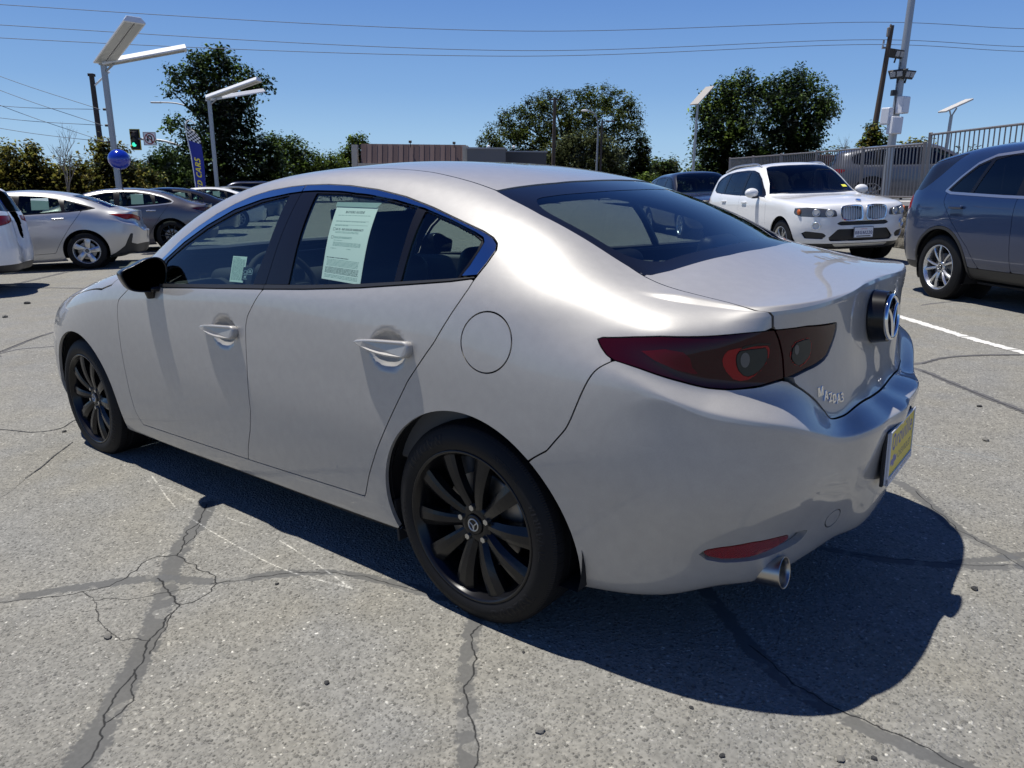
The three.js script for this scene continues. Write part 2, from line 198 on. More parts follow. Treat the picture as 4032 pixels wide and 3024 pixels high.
class BodySurface {
  // spec: { stations, front: pivot x, rear: pivot x, fanF, fanR: metres of s per radian, knots: typical arc length of each rail, smooth, step }
  constructor(spec) {
    Object.assign(this, { smooth: .02, step: .012, fanF: .6, fanR: .6 }, spec);
    const S = this.stations, n = S[0][1].length, xs = S.map((s) => s[0]);
    this.n = n;
    this.rails = [];
    for (let k = 0; k < n; k++) this.rails.push([0, 1].map((c) => spline(xs, S.map((s) => s[1][k][c]), 0, 0)));
    this.V = this.knots;
    const s0 = xs[0], s1 = xs[xs.length - 1], NI = Math.round((s1 - s0) / this.step), NJ = Math.round(this.V[n - 1] / this.step);
    Object.assign(this, { s0, s1, NI, NJ });
    this.P = new Float32Array((NI + 1) * (NJ + 1) * 3); this.N = new Float32Array((NI + 1) * (NJ + 1) * 3);
    const w = NJ + 1, R = new Float64Array(w), Y = new Float64Array(w), R2 = new Float64Array(w), Y2 = new Float64Array(w);
    for (let i = 0; i <= NI; i++) {
      const s = s0 + (s1 - s0) * i / NI, q = this.rails.map((f) => [f[0](s), f[1](s)]);
      for (let j = 0; j <= NJ; j++) [R[j], Y[j]] = this.column(q, this.V[n - 1] * j / NJ, this.crease?.(s));
      const keep = this.sharp ? this.sharp(s) : null;
      for (let it = 0, m = Math.round((this.smooth / this.step) ** 2 * 2); it < m; it++) {
        for (let j = 1; j < NJ; j++) { const k = keep ? keep(this.V[n - 1] * j / NJ) : 1; R2[j] = R[j] + k * .25 * (R[j - 1] - 2 * R[j] + R[j + 1]); Y2[j] = Y[j] + k * .25 * (Y[j - 1] - 2 * Y[j] + Y[j + 1]); }
        Y2[NJ] = Y[NJ] + .5 * (Y[NJ - 1] - Y[NJ]); R2[NJ] = R[NJ];
        for (let j = 1; j <= NJ; j++) { R[j] = R2[j]; Y[j] = Y2[j]; }
      }
      let px = s, a = 0;
      if (s > this.rear) { px = this.rear; a = (s - this.rear) / this.fanR; } else if (s < this.front) { px = this.front; a = (s - this.front) / this.fanF; }
      const sa = Math.sin(a), ca = Math.cos(a);
      for (let j = 0; j <= NJ; j++) { const o = (i * w + j) * 3; this.P[o] = px + R[j] * sa; this.P[o + 1] = Y[j]; this.P[o + 2] = R[j] * ca; }
    }
    if (this.deform) for (let i = 0; i <= NI; i++) for (let j = 0; j <= NJ; j++) this.deform(this.P, (i * w + j) * 3, s0 + (s1 - s0) * i / NI, this.V[n - 1] * j / NJ);
    const P = this.P, N = this.N;
    for (let i = 0; i <= NI; i++) for (let j = 0; j <= NJ; j++) {
      const o = (i * w + j) * 3, a = (Math.min(i + 1, NI) * w + j) * 3, b = (Math.max(i - 1, 0) * w + j) * 3, c = (i * w + Math.min(j + 1, NJ)) * 3, d = (i * w + Math.max(j - 1, 0)) * 3;
      const ux = P[a] - P[b], uy = P[a + 1] - P[b + 1], uz = P[a + 2] - P[b + 2], vx = P[c] - P[d], vy = P[c + 1] - P[d + 1], vz = P[c + 2] - P[d + 2];
      let nx = uy * vz - uz * vy, ny = uz * vx - ux * vz, nz = ux * vy - uy * vx;
      if (i === 0 || i === NI) nz = 0;
      if (j === NJ) { nz = 0; if (i === 0 || i === NI || nx * nx + ny * ny < 1e-14) { nx = 0; ny = 1; } }
      const l = -1 / (Math.hypot(nx, ny, nz) || 1);
      N[o] = nx * -l; N[o + 1] = ny * -l; N[o + 2] = nz * -l;
      if (j > NJ - 4 && (s0 + (s1 - s0) * i / NI > this.rear || s0 + (s1 - s0) * i / NI < this.front)) { const q = s0 + (s1 - s0) * i / NI > this.rear ? this.rearPole ?? [.06, 1, 0] : [-.1, 1, 0]; N[o] = q[0]; N[o + 1] = q[1]; N[o + 2] = 0; }
      if (N[o + 2] < -.2 || (j === NJ && N[o + 1] < 0)) { N[o] *= -1; N[o + 1] *= -1; N[o + 2] *= -1; }
    }
  }
  column(q, v, crease) {                                        // centripetal Catmull-Rom through the rails of one section
    const V = this.V, n = q.length; let k = 0;
    while (k < n - 2 && v > V[k + 1]) k++;
    const t = (v - V[k]) / (V[k + 1] - V[k]), p1 = q[k], p2 = q[k + 1];
    const p0 = k > 0 ? q[k - 1] : [2 * p1[0] - p2[0], 2 * p1[1] - p2[1]], p3 = k < n - 2 ? q[k + 2] : [-q[n - 2][0], q[n - 2][1]];
    const d = (a, b) => Math.max(1e-4, Math.hypot(a[0] - b[0], a[1] - b[1])) ** .5, h0 = d(p0, p1), h1 = d(p1, p2), h2 = d(p2, p3);
    return [0, 1].map((c) => {
      let m1 = h1 * ((p1[c] - p0[c]) / h0 - (p2[c] - p0[c]) / (h0 + h1) + (p2[c] - p1[c]) / h1), m2 = h1 * ((p2[c] - p1[c]) / h1 - (p3[c] - p1[c]) / (h1 + h2) + (p3[c] - p2[c]) / h2), u = 1 - t;
      if (crease) { const w1 = crease[k] ?? 0, w2 = crease[k + 1] ?? 0; m1 += w1 * (p2[c] - p1[c] - m1); m2 += w2 * (p2[c] - p1[c] - m2); }
      return p1[c] * (1 + 2 * t) * u * u + m1 * t * u * u + p2[c] * (1 + 2 * u) * t * t - m2 * u * t * t;
    });
  }
  at(s, v, A = this.P) {
    const w = this.NJ + 1, fi = Math.min(Math.max((s - this.s0) / (this.s1 - this.s0) * this.NI, 0), this.NI - 1e-6), fj = Math.min(Math.max(v / this.V[this.n - 1] * this.NJ, 0), this.NJ - 1e-6), i = Math.floor(fi), j = Math.floor(fj), a = fi - i, b = fj - j;
    return [0, 1, 2].map((c) => { const f = (k, l) => A[((i + k) * w + j + l) * 3 + c]; return (f(0, 0) * (1 - a) + f(1, 0) * a) * (1 - b) + (f(0, 1) * (1 - a) + f(1, 1) * a) * b; });
  }
  normal(s, v) { const q = this.at(s, v, this.N), l = Math.hypot(...q); return q.map((x) => x / l); }
  side(x, y) {                                          // the v of the point at (s, y) on the flank
    let a = this.V[1], b = this.V[this.n - 1];
    for (let i = 0; i < 40; i++) { const m = (a + b) / 2; if (this.at(x, m)[1] < y) a = m; else b = m; }
    return (a + b) / 2;
  }
}
// ---------- panels cut out of a body surface ----------
const XY = (p) => [p.x, p.y], SV = (p) => [p.s, p.v], XZ = (p) => [p.x, p.z], SY = (p) => [p.s, p.y];
function rounded(pts, n = 6) {                          // a closed smooth curve through the points
  const c = new THREE.CatmullRomCurve3(pts.map((p) => V3(p[0], p[1], 0)), true, 'centripetal');
  return c.getPoints(pts.length * n).map((p) => [p.x, p.y]).slice(0, -1);
}
function poly(pts, on) {                                // signed distance to a polygon, negative inside
  const n = pts.length;
  const f = (p) => {
    const [x, y] = on(p); let d = 1e9, inside = false;
    for (let i = 0, j = n - 1; i < n; j = i++) {
      const [ax, ay] = pts[j], [bx, by] = pts[i], ex = bx - ax, ey = by - ay, t = Math.min(1, Math.max(0, ((x - ax) * ex + (y - ay) * ey) / (ex * ex + ey * ey || 1)));
      const dx = x - ax - ex * t, dy = y - ay - ey * t, q = dx * dx + dy * dy; if (q < d) d = q;
      if ((ay > y) !== (by > y) && x < (bx - ax) * (y - ay) / (by - ay) + ax) inside = !inside;
    }
    return inside ? -Math.sqrt(d) : Math.sqrt(d);
  };
  return f;
}
const circle = (cx, cy, r, on = XY) => (p) => { const [x, y] = on(p); return Math.hypot(x - cx, y - cy) - r; };
const oval = (cx, cy, rx, ry, on = XY) => (p) => { const [x, y] = on(p); return (Math.hypot((x - cx) / rx, (y - cy) / ry) - 1) * Math.min(rx, ry); };
const both = (...f) => (p) => { let m = -1e9; for (const g of f) m = Math.max(m, g(p)); return m; };
const either = (...f) => (p) => { let m = 1e9; for (const g of f) m = Math.min(m, g(p)); return m; };
const not = (f) => (p) => -f(p);
const grown = (f, by) => (p) => f(p) - by;
function cut(S, inside, { off = 0, depth = .014, s = [-1e9, 1e9], v = [-1e9, 1e9], half = false, gap = .0022, step = 1, fine = 1 } = {}) {
  const W = S.NJ + 1, ds0 = (S.s1 - S.s0) / S.NI, dv0 = S.V[S.n - 1] / S.NJ, k0 = (x, m) => Math.floor(Math.min(Math.max(x, 0), m) / step) * step;
  const i0 = k0((s[0] - S.s0) / ds0, S.NI), i1 = Math.min(S.NI, k0((s[1] - S.s0) / ds0, S.NI) + step), j0 = k0(v[0] / dv0, S.NJ), j1 = Math.min(S.NJ, k0(v[1] / dv0, S.NJ) + step);
  const st = step / fine, ni = Math.ceil((i1 - i0) / st), nj = Math.ceil((j1 - j0) / st), w = nj + 1, cnt = (ni + 1) * w;
  const F = new Float32Array(cnt), P = new Float32Array(cnt * 3), N = new Float32Array(cnt * 3), id = new Map(), pos = [], nor = [], uv = [], idx = [], rim = [], p = {};
  const si = (i) => S.s0 + Math.min(i0 + i * st, i1) * ds0, vj = (j) => Math.min(j0 + j * st, j1) * dv0;
  for (let i = 0; i <= ni; i++) for (let j = 0; j <= nj; j++) {
    const k = (i * w + j) * 3, gi = Math.min(i0 + i * st, i1), gj = Math.min(j0 + j * st, j1), a = Math.min(Math.floor(gi), S.NI - 1), b = Math.min(Math.floor(gj), S.NJ - 1), u = gi - a, t = gj - b, o = (a * W + b) * 3, o1 = o + W * 3;
    for (let c = 0; c < 3; c++) {
      P[k + c] = (S.P[o + c] * (1 - u) + S.P[o1 + c] * u) * (1 - t) + (S.P[o + 3 + c] * (1 - u) + S.P[o1 + 3 + c] * u) * t;
      N[k + c] = (S.N[o + c] * (1 - u) + S.N[o1 + c] * u) * (1 - t) + (S.N[o + 3 + c] * (1 - u) + S.N[o1 + 3 + c] * u) * t;
    }
    p.s = si(i); p.v = vj(j); p.x = P[k]; p.y = P[k + 1]; p.z = P[k + 2]; F[i * w + j] = inside(p) + gap;
  }
  const push = (x, y, z, a, b, c, u, t) => { const l = Math.hypot(a, b, c) || 1; pos.push(x + a / l * off, y + b / l * off, z + c / l * off); nor.push(a / l, b / l, c / l); uv.push(u, t); return pos.length / 3 - 1; };
  const vert = (k) => { if (!id.has(k)) id.set(k, push(P[k * 3], P[k * 3 + 1], P[k * 3 + 2], N[k * 3], N[k * 3 + 1], N[k * 3 + 2], si(Math.floor(k / w)), vj(k % w))); return id.get(k); };
  const edge = (a, b) => {
    const A = Math.min(a, b), B = Math.max(a, b), key = A * 4e6 + B + .5; if (id.has(key)) return id.get(key);
    const t = F[A] / (F[A] - F[B]), q = (X, c) => X[A * 3 + c] * (1 - t) + X[B * 3 + c] * t;
    const n = push(q(P, 0), q(P, 1), q(P, 2), q(N, 0), q(N, 1), q(N, 2), si(Math.floor(A / w)) * (1 - t) + si(Math.floor(B / w)) * t, vj(A % w) * (1 - t) + vj(B % w) * t);
    id.set(key, n); return n;
  };
  const tri = (a, b, c) => {
    const q = [a, b, c], f = q.map((k) => F[k] < 0), n = f[0] + f[1] + f[2];
    if (n === 0) return; if (n === 3) { idx.push(vert(a), vert(b), vert(c)); return; }
    if (n === 1) { const r = f.indexOf(true), A = q[r], B = q[(r + 1) % 3], C = q[(r + 2) % 3], e = edge(A, B), g = edge(A, C); idx.push(vert(A), e, g); rim.push(e, g); } else { const r = f.indexOf(false), A = q[r], B = q[(r + 1) % 3], C = q[(r + 2) % 3], e = edge(A, B), g = edge(A, C); idx.push(e, vert(B), vert(C), e, vert(C), g); rim.push(g, e); }
  };
  for (let i = 0; i < ni; i++) for (let j = 0; j < nj; j++) {
    const a = i * w + j, b = a + w, c = b + 1, d = a + 1;
    if (F[a] >= 0 && F[b] >= 0 && F[c] >= 0 && F[d] >= 0) continue;
    tri(a, b, c); tri(a, c, d);
  }
  if (depth) for (let k = 0; k < rim.length; k += 2) {
    const a = rim[k], b = rim[k + 1], A = pos.slice(a * 3, a * 3 + 3), B = pos.slice(b * 3, b * 3 + 3), n = nor.slice(a * 3, a * 3 + 3), e = [B[0] - A[0], B[1] - A[1], B[2] - A[2]];
    let c = [e[1] * n[2] - e[2] * n[1], e[2] * n[0] - e[0] * n[2], e[0] * n[1] - e[1] * n[0]]; const l = Math.hypot(...c); if (l < 1e-9) continue; c = c.map((x) => x / l);
    const o = pos.length / 3;
    for (const [q, m] of [[A, n], [B, nor.slice(b * 3, b * 3 + 3)]]) for (const h of [0, depth]) { pos.push(q[0] - m[0] * h, q[1] - m[1] * h, q[2] - m[2] * h); nor.push(...c); uv.push(0, 0); }
    idx.push(o, o + 1, o + 3, o, o + 3, o + 2);
  }
  const g = new THREE.BufferGeometry();
  g.setAttribute('position', new THREE.BufferAttribute(new Float32Array(pos), 3)); g.setAttribute('normal', new THREE.BufferAttribute(new Float32Array(nor), 3)); g.setAttribute('uv', new THREE.BufferAttribute(new Float32Array(uv), 2)); g.setIndex(idx);
  return half ? g : merge([g, mirrorZ(g)]);
}
// a small sheet that follows the body surface (stickers, reflectors' faces): four corners in (x, y) of the flank, u along the first edge
function sheet(S, [a, b, c, d], off, n = 12) {
  const g = new THREE.PlaneGeometry(1, 1, n, n), p = g.attributes.position, nn = g.attributes.normal;
  for (let i = 0; i < p.count; i++) {
    const u = p.getX(i) + .5, t = p.getY(i) + .5, x = (d[0] * (1 - u) + c[0] * u) * (1 - t) + (a[0] * (1 - u) + b[0] * u) * t, y = (d[1] * (1 - u) + c[1] * u) * (1 - t) + (a[1] * (1 - u) + b[1] * u) * t, v = S.side(x, y), q = S.at(x, v), m = S.normal(x, v);
    p.setXYZ(i, q[0] + m[0] * off, q[1] + m[1] * off, q[2] + m[2] * off); nn.setXYZ(i, ...m);
  }
  return g;
}
const SEDAN = {
  front: -3.05, rear: .70, fanF: .6, fanR: .6, smooth: .013, step: .012, rearPole: [.27, .963, 0],
  knots: [0, .07, .19, .37, .53, .63, .71, .79, .87, 1.02, 1.17, 1.27, 1.53, 1.80],
  stations: [
    [-3.99, [[.40, .17], [.46, .19], [.52, .26], [.565, .40], [.57, .52], [.565, .62], [.555, .68], [.54, .72], [.51, .755], [.45, .785], [.38, .81], [.28, .84], [.14, .88], [0, .92]]],
    [-3.55, [[.5, .16], [.58, .18], [.65, .28], [.68, .42], [.68, .54], [.66, .63], [.64, .69], [.615, .73], [.58, .765], [.52, .8], [.44, .825], [.34, .85], [.17, .875], [0, .88]]],
    [-3.25, [[.68, .16], [.76, .18], [.81, .29], [.825, .44], [.81, .57], [.785, .67], [.755, .735], [.715, .78], [.67, .808], [.6, .832], [.5, .852], [.4, .867], [.2, .885], [0, .893]]],
    [-3.05, [[.72, .16], [.8, .18], [.858, .3], [.872, .47], [.868, .61], [.848, .71], [.818, .775], [.778, .816], [.728, .842], [.65, .862], [.55, .878], [.45, .888], [.25, .899], [0, .903]]],
    [-2.726, [[.76, .155], [.825, .18], [.878, .3], [.893, .5], [.893, .65], [.88, .765], [.86, .835], [.825, .877], [.78, .904], [.71, .925], [.6, .94], [.5, .948], [.28, .958], [0, .962]]],
    [-2.30, [[.79, .15], [.832, .18], [.87, .29], [.889, .52], [.89, .7], [.882, .82], [.868, .895], [.845, .945], [.805, .975], [.74, 1], [.66, 1.012], [.55, 1.02], [.3, 1.032], [0, 1.037]]],
    [-1.90, [[.8, .145], [.835, .175], [.868, .28], [.889, .53], [.889, .72], [.88, .83], [.87, .9], [.858, .945], [.842, .975], [.775, 1.075], [.7, 1.16], [.615, 1.195], [.32, 1.215], [0, 1.222]]],
    [-1.50, [[.8, .145], [.835, .175], [.867, .28], [.891, .54], [.888, .73], [.88, .83], [.872, .9], [.861, .95], [.846, .978], [.75, 1.145], [.652, 1.292], [.575, 1.34], [.3, 1.362], [0, 1.369]]],
    [-1.00, [[.8, .145], [.835, .175], [.867, .28], [.893, .54], [.889, .73], [.881, .83], [.873, .905], [.862, .96], [.845, .992], [.735, 1.19], [.61, 1.345], [.535, 1.388], [.28, 1.422], [0, 1.428]]],
    [-.35, [[.8, .15], [.835, .18], [.869, .29], [.896, .55], [.892, .73], [.885, .84], [.874, .92], [.858, .98], [.837, 1.022], [.735, 1.18], [.62, 1.292], [.53, 1.338], [.28, 1.378], [0, 1.385]]],
    [0, [[.77, .155], [.825, .185], [.872, .3], [.899, .55], [.896, .73], [.888, .84], [.873, .93], [.852, 1], [.822, 1.053], [.735, 1.153], [.63, 1.228], [.535, 1.26], [.28, 1.3], [0, 1.312]]],
    [.25, [[.74, .16], [.8, .185], [.855, .3], [.893, .55], [.892, .72], [.882, .83], [.865, .905], [.84, .968], [.8, 1.023], [.725, 1.088], [.64, 1.137], [.555, 1.16], [.28, 1.203], [0, 1.219]]],
    [.45, [[.69, .17], [.76, .19], [.815, .31], [.873, .55], [.876, .72], [.862, .845], [.842, .888], [.81, .945], [.768, .99], [.7, 1.03], [.61, 1.058], [.52, 1.075], [.27, 1.112], [0, 1.126]]],
    [.60, [[.62, .19], [.7, .21], [.765, .335], [.838, .54], [.846, .71], [.836, .81], [.808, .842], [.79, .935], [.745, .975], [.68, 1.005], [.58, 1.03], [.46, 1.045], [.24, 1.068], [0, 1.078]]],
    [.70, [[.55, .22], [.63, .235], [.70, .35], [.785, .53], [.80, .68], [.793, .772], [.735, .812], [.725, .93], [.698, .967], [.655, .994], [.55, 1.012], [.43, 1.024], [.22, 1.038], [0, 1.045]]],
    [.7838, [[.47, .215], [.54, .235], [.615, .355], [.712, .53], [.738, .66], [.734, .746], [.64, .8], [.643, .925], [.635, .958], [.634, .99], [.54, 1.008], [.4, 1.02], [.21, 1.036], [0, 1.045]]],
    [.8466, [[.39, .22], [.45, .24], [.525, .36], [.637, .53], [.67, .655], [.668, .722], [.552, .775], [.552, .9], [.558, .956], [.565, .992], [.5, 1.005], [.37, 1.018], [.19, 1.034], [0, 1.045]]],
    [.9408, [[.3, .22], [.35, .245], [.42, .365], [.508, .53], [.538, .62], [.534, .662], [.44, .695], [.43, .875], [.434, .963], [.434, .995], [.37, 1.003], [.28, 1.015], [.15, 1.032], [0, 1.045]]],
    [1.0979, [[.22, .22], [.265, .25], [.325, .37], [.390, .52], [.420, .604], [.416, .638], [.315, .675], [.292, .87], [.292, .968], [.288, 1], [.24, 1.006], [.18, 1.015], [.1, 1.03], [0, 1.045]]],
    [1.3596, [[.18, .22], [.225, .25], [.275, .37], [.292, .51], [.316, .595], [.308, .63], [.222, .672], [.196, .87], [.194, .97], [.188, 1.001], [.15, 1.008], [.11, 1.017], [.06, 1.03], [0, 1.045]]],
    [1.6425, [[.165, .22], [.21, .25], [.258, .37], [.272, .51], [.295, .595], [.288, .63], [.202, .672], [.176, .87], [.174, .97], [.168, 1.002], [.135, 1.009], [.1, 1.018], [.055, 1.031], [0, 1.045]]],
  ],
};
for (const [s, q] of SEDAN.stations) if (s > .5) { q[4] = [q[5][0] + .004, q[5][1] - .018]; if (s > .75) q[8] = [q[9][0] + .004, q[9][1] - .014]; }      // a crisp edge along the bumper's shelf
{
  const c = spline([.40, .50, .55, .65, .75, .82, .866, .92], [1.145, 1.107, 1.090, 1.058, 1.031, 1.0135, 1.003, .992], null, null), k = spline([.40, .5, .57, .65, .75, .83, .92], [.20, .165, .135, .113, .08, .035, .02], null, null), ramp = (a, b, x) => { const t = Math.min(1, Math.max(0, (x - a) / (b - a))); return t * t * (3 - 2 * t); };
  SEDAN.crease = (s) => { const a = ramp(.46, .62, s), b = ramp(.68, .80, s); return { 4: a, 5: a, 6: .6 * a, 8: b, 9: b }; };
  SEDAN.deform = (P, o, s, v) => {
    const x = P[o], z = P[o + 2];
    if (v > 1.02 && x > .44) { const w = ramp(1.012, 1.045, v) * ramp(.44, .58, x); P[o + 1] += w * (c(x) - k(x) * z * z - P[o + 1]); }   // the boot lid's even top
    for (const [cx, cy] of [[-.297, .832], [-1.252, .806]]) {      // hollows behind the door handles
      const d = Math.hypot((x - cx) / .085, (P[o + 1] - cy) / .060); if (d < 1 && v < 1) P[o + 2] -= .030 * (1 - d * d) ** .7;
    }
  };
}
// ---------- wheels ----------
const M = {
  rubber: std(.018, .018, .019, .82), black: phys(.007, .007, .008, .22, 0, { specularIntensity: .7 }), matt: std(.016, .016, .017, .75), trim: std(.02, .02, .021, .5),
  chrome: phys(.78, .79, .80, .06, 1), steel: std(.45, .45, .44, .35, 1), satin: std(.55, .56, .57, .3, .9), dark: std(.006, .006, .007, .9), disc: std(.28, .27, .26, .4, .9),
  lens: phys(.75, .78, .8, .08, .3, { clearcoat: 1 }), red: phys(.26, .006, .009, .10, 0, { specularIntensity: .6 }), darkRed: phys(.06, .004, .008, .1, 0),
};
const treadTexture = texture(256, 128, (x, y) => {
  const v = y / 128, u = x / 256; let h = 1;
  for (const g of [.3, .5, .7]) if (Math.abs(v - g) < .028) h = 0;
  const bend = .16 * Math.sin((v - .5) * Math.PI * 1.2), k = ((u + bend) * 4 % 1 + 1) % 1;
  if (k < .1 && (v < .27 || v > .73)) h = Math.min(h, .15);
  if (k > .5 && k < .56 && v > .33 && v < .67) h = Math.min(h, .35);
  return [h, h, h];
}, { color: false });
const wordsTexture = (() => { const t = drawn(1024, 64, (c) => { c.fillStyle = '#000'; c.fillRect(0, 0, 1024, 64); c.fillStyle = '#fff'; for (let i = 0; i < 2; i++) { c.font = 'bold 34px sans-serif'; c.fillText('RADIAL', 40 + i * 512, 44); c.font = 'bold 20px sans-serif'; c.fillText('215/45R18', 230 + i * 512, 40); c.font = '14px sans-serif'; c.fillText('TUBELESS', 370 + i * 512, 38); } for (let i = 0; i < 256; i++) c.fillRect(i * 4, 56, 2, 8); }); t.colorSpace = THREE.NoColorSpace; t.wrapS = THREE.RepeatWrapping; return t; })();
const M_tread = phys(.008, .008, .009, .8, 0, { specularIntensity: .35, bumpMap: treadTexture.clone(), bumpScale: .006 }); M_tread.bumpMap.repeat.set(16, 1);
const M_wall = phys(.009, .009, .010, .6, 0, { specularIntensity: .4, bumpMap: wordsTexture, bumpScale: .0012 });
// The wheel's axle is z, its outer face looks towards +z; the tyre's outer wall lies at z = 0 at its widest.
function wheel(parent, o) {
  const { R = .322, rim = .242, width = .215, style = 'twin', paint = M.black, face = -.012, squash = .009, lugs = M.steel, cap = true } = o;
  const g = new THREE.Group(); g.name = 'wheel'; parent.add(g);
  const lathe = (pts, n = 72) => { const q = new THREE.LatheGeometry(pts.map((p) => new THREE.Vector2(p[0], p[1])), n); return moved(q, 0, 0, 0, Math.PI / 2); };
  const flat = (geo) => { const p = geo.attributes.position, a = Math.PI / 2; for (let i = 0; i < p.count; i++) if (p.getY(i) < -(R - squash)) p.setY(i, -(R - squash)); return geo; };
  const wr = [[rim - .004, -.012], [rim + .006, -.004], [rim + .022, .0], [rim + .036, -.0005], [R - .03, -.008], [R - .016, -.016], [R - .006, -.027]];
  const wall = [];
  for (let i = 0; i < wr.length; i++) wall.push(wr[i]);
  part('tyre_wall', flat(lathe(wall.slice().reverse(), 96)), M_wall, g);
  const tr = [[R - .006, -.027], [R - .001, -.04], [R, -.06], [R, -width + .06], [R - .001, -width + .04], [R - .006, -width + .027], [R - .03, -width + .008], [rim, -width + .01]];
  part('tyre_tread', flat(lathe(tr.reverse(), 96)), M_tread, g);
  const barrel = lathe([[rim - .022, -width + .02], [rim - .024, -.05], [rim - .012, -.03], [rim - .004, -.014], [rim + .001, -.009], [rim + .001, -.005], [rim - .005, -.004], [rim - .010, -.010], [rim - .018, -.028], [rim - .03, -.05], [rim - .035, -width + .03]], 72);
  const spokes = [];
  const hubZ = face - .028;
  const spoke = (a, r0, r1, w0, w1, z0, z1, tilt = 0, bow = .012) => {       // a tapering ridge from the hub to the rim, its top bowed outwards
    const n = 8, q = [], id = [];
    for (let i = 0; i <= n; i++) {
      const t = i / n, r = r0 + (r1 - r0) * t, w = w0 + (w1 - w0) * t ** 1.15, z = z0 + (z1 - z0) * t + bow * Math.sin(Math.PI * t), sh = tilt * t;
      for (const [k, d] of [[-1, .03], [-1, .004], [-.55, 0], [.25, -.001], [1, .012], [1, .034]]) { const y = k * w + sh; q.push(r, y, z - d); }
    }
    for (let i = 0; i < n; i++) for (let k = 0; k < 5; k++) { const A = i * 6 + k, B = A + 6; id.push(A, B + 1, B, A, A + 1, B + 1); }
    let s = new THREE.BufferGeometry(); s.setAttribute('position', new THREE.BufferAttribute(new Float32Array(q), 3)); s.setIndex(id); s = s.toNonIndexed();
    const ps = s.attributes.position; for (let i = 0; i < ps.count; i += 3) { /* winding turned outwards */ for (let c = 0; c < 3; c++) { const t = ps.array[(i + 1) * 3 + c]; ps.array[(i + 1) * 3 + c] = ps.array[(i + 2) * 3 + c]; ps.array[(i + 2) * 3 + c] = t; } }
    s.computeVertexNormals(); return moved(s, 0, 0, 0, 0, 0, a);
  };
  const r1 = rim - .012, z1 = -.022;
  if (style === 'twin') for (let k = 0; k < 5; k++) for (const h of [-1, 1]) spokes.push(spoke(k * Math.PI * .4 + .35 + h * .30,   .045, r1, .017, .034, hubZ, z1, h * .006));
  if (style === 'ten') for (let k = 0; k < 10; k++) spokes.push(spoke(k * Math.PI * .2 + .2, .05, r1, .012, .014, hubZ, z1));
  if (style === 'five') for (let k = 0; k < 5; k++) spokes.push(spoke(k * Math.PI * .4 + .3, .05, r1, .035, .05, hubZ, z1, .02));
  if (style === 'pairs') for (let k = 0; k < 5; k++) for (const h of [-1, 1]) spokes.push(spoke(k * Math.PI * .4 + .31 + h * .10, .05, r1, .013, .016, hubZ, z1, h * .032, .014));
  part('rim', merge([barrel, ...spokes, lathe([[.062, hubZ - .05], [.066, hubZ - .012], [.06, hubZ], [.036, hubZ + .004], [.034, hubZ - .004], [0, hubZ - .004]], 36)]), paint, g);
  if (cap) {
    part('hub_cap', lathe([[.033, hubZ - .004], [.032, hubZ + .006], [.028, hubZ + .009], [0, hubZ + .010]], 32), M.black, g);
    part('hub_emblem', [moved(new THREE.TorusGeometry(.019, .0022, 8, 28), 0, 0, hubZ + .010), rod([-.016, .009, hubZ + .0105], [-.002, -.002, hubZ + .0105], .0017), rod([.016, .009, hubZ + .0105], [.002, -.002, hubZ + .0105], .0017), rod([-.003, -.001, hubZ + .0105], [0, -.017, hubZ + .0105], .0017), rod([.003, -.001, hubZ + .0105], [0, -.017, hubZ + .0105], .0017)], M.satin, g);
    for (let k = 0; k < 5; k++) { const a = k * Math.PI * .4 + .35; part('lug_nut', moved(new THREE.CylinderGeometry(.0095, .0105, .03, 6), .054 * Math.cos(a), .054 * Math.sin(a), hubZ - .004, Math.PI / 2), lugs, g); }
  }
  part('brake_disc', lathe([[.15, -.10], [.15, -.085], [.07, -.085], [.06, -.10]], 40), M.disc, g);
  part('wheel_back', lathe([[rim - .03, -width + .03], [0, -width + .03]], 30), M.dark, g);
  return g;
}
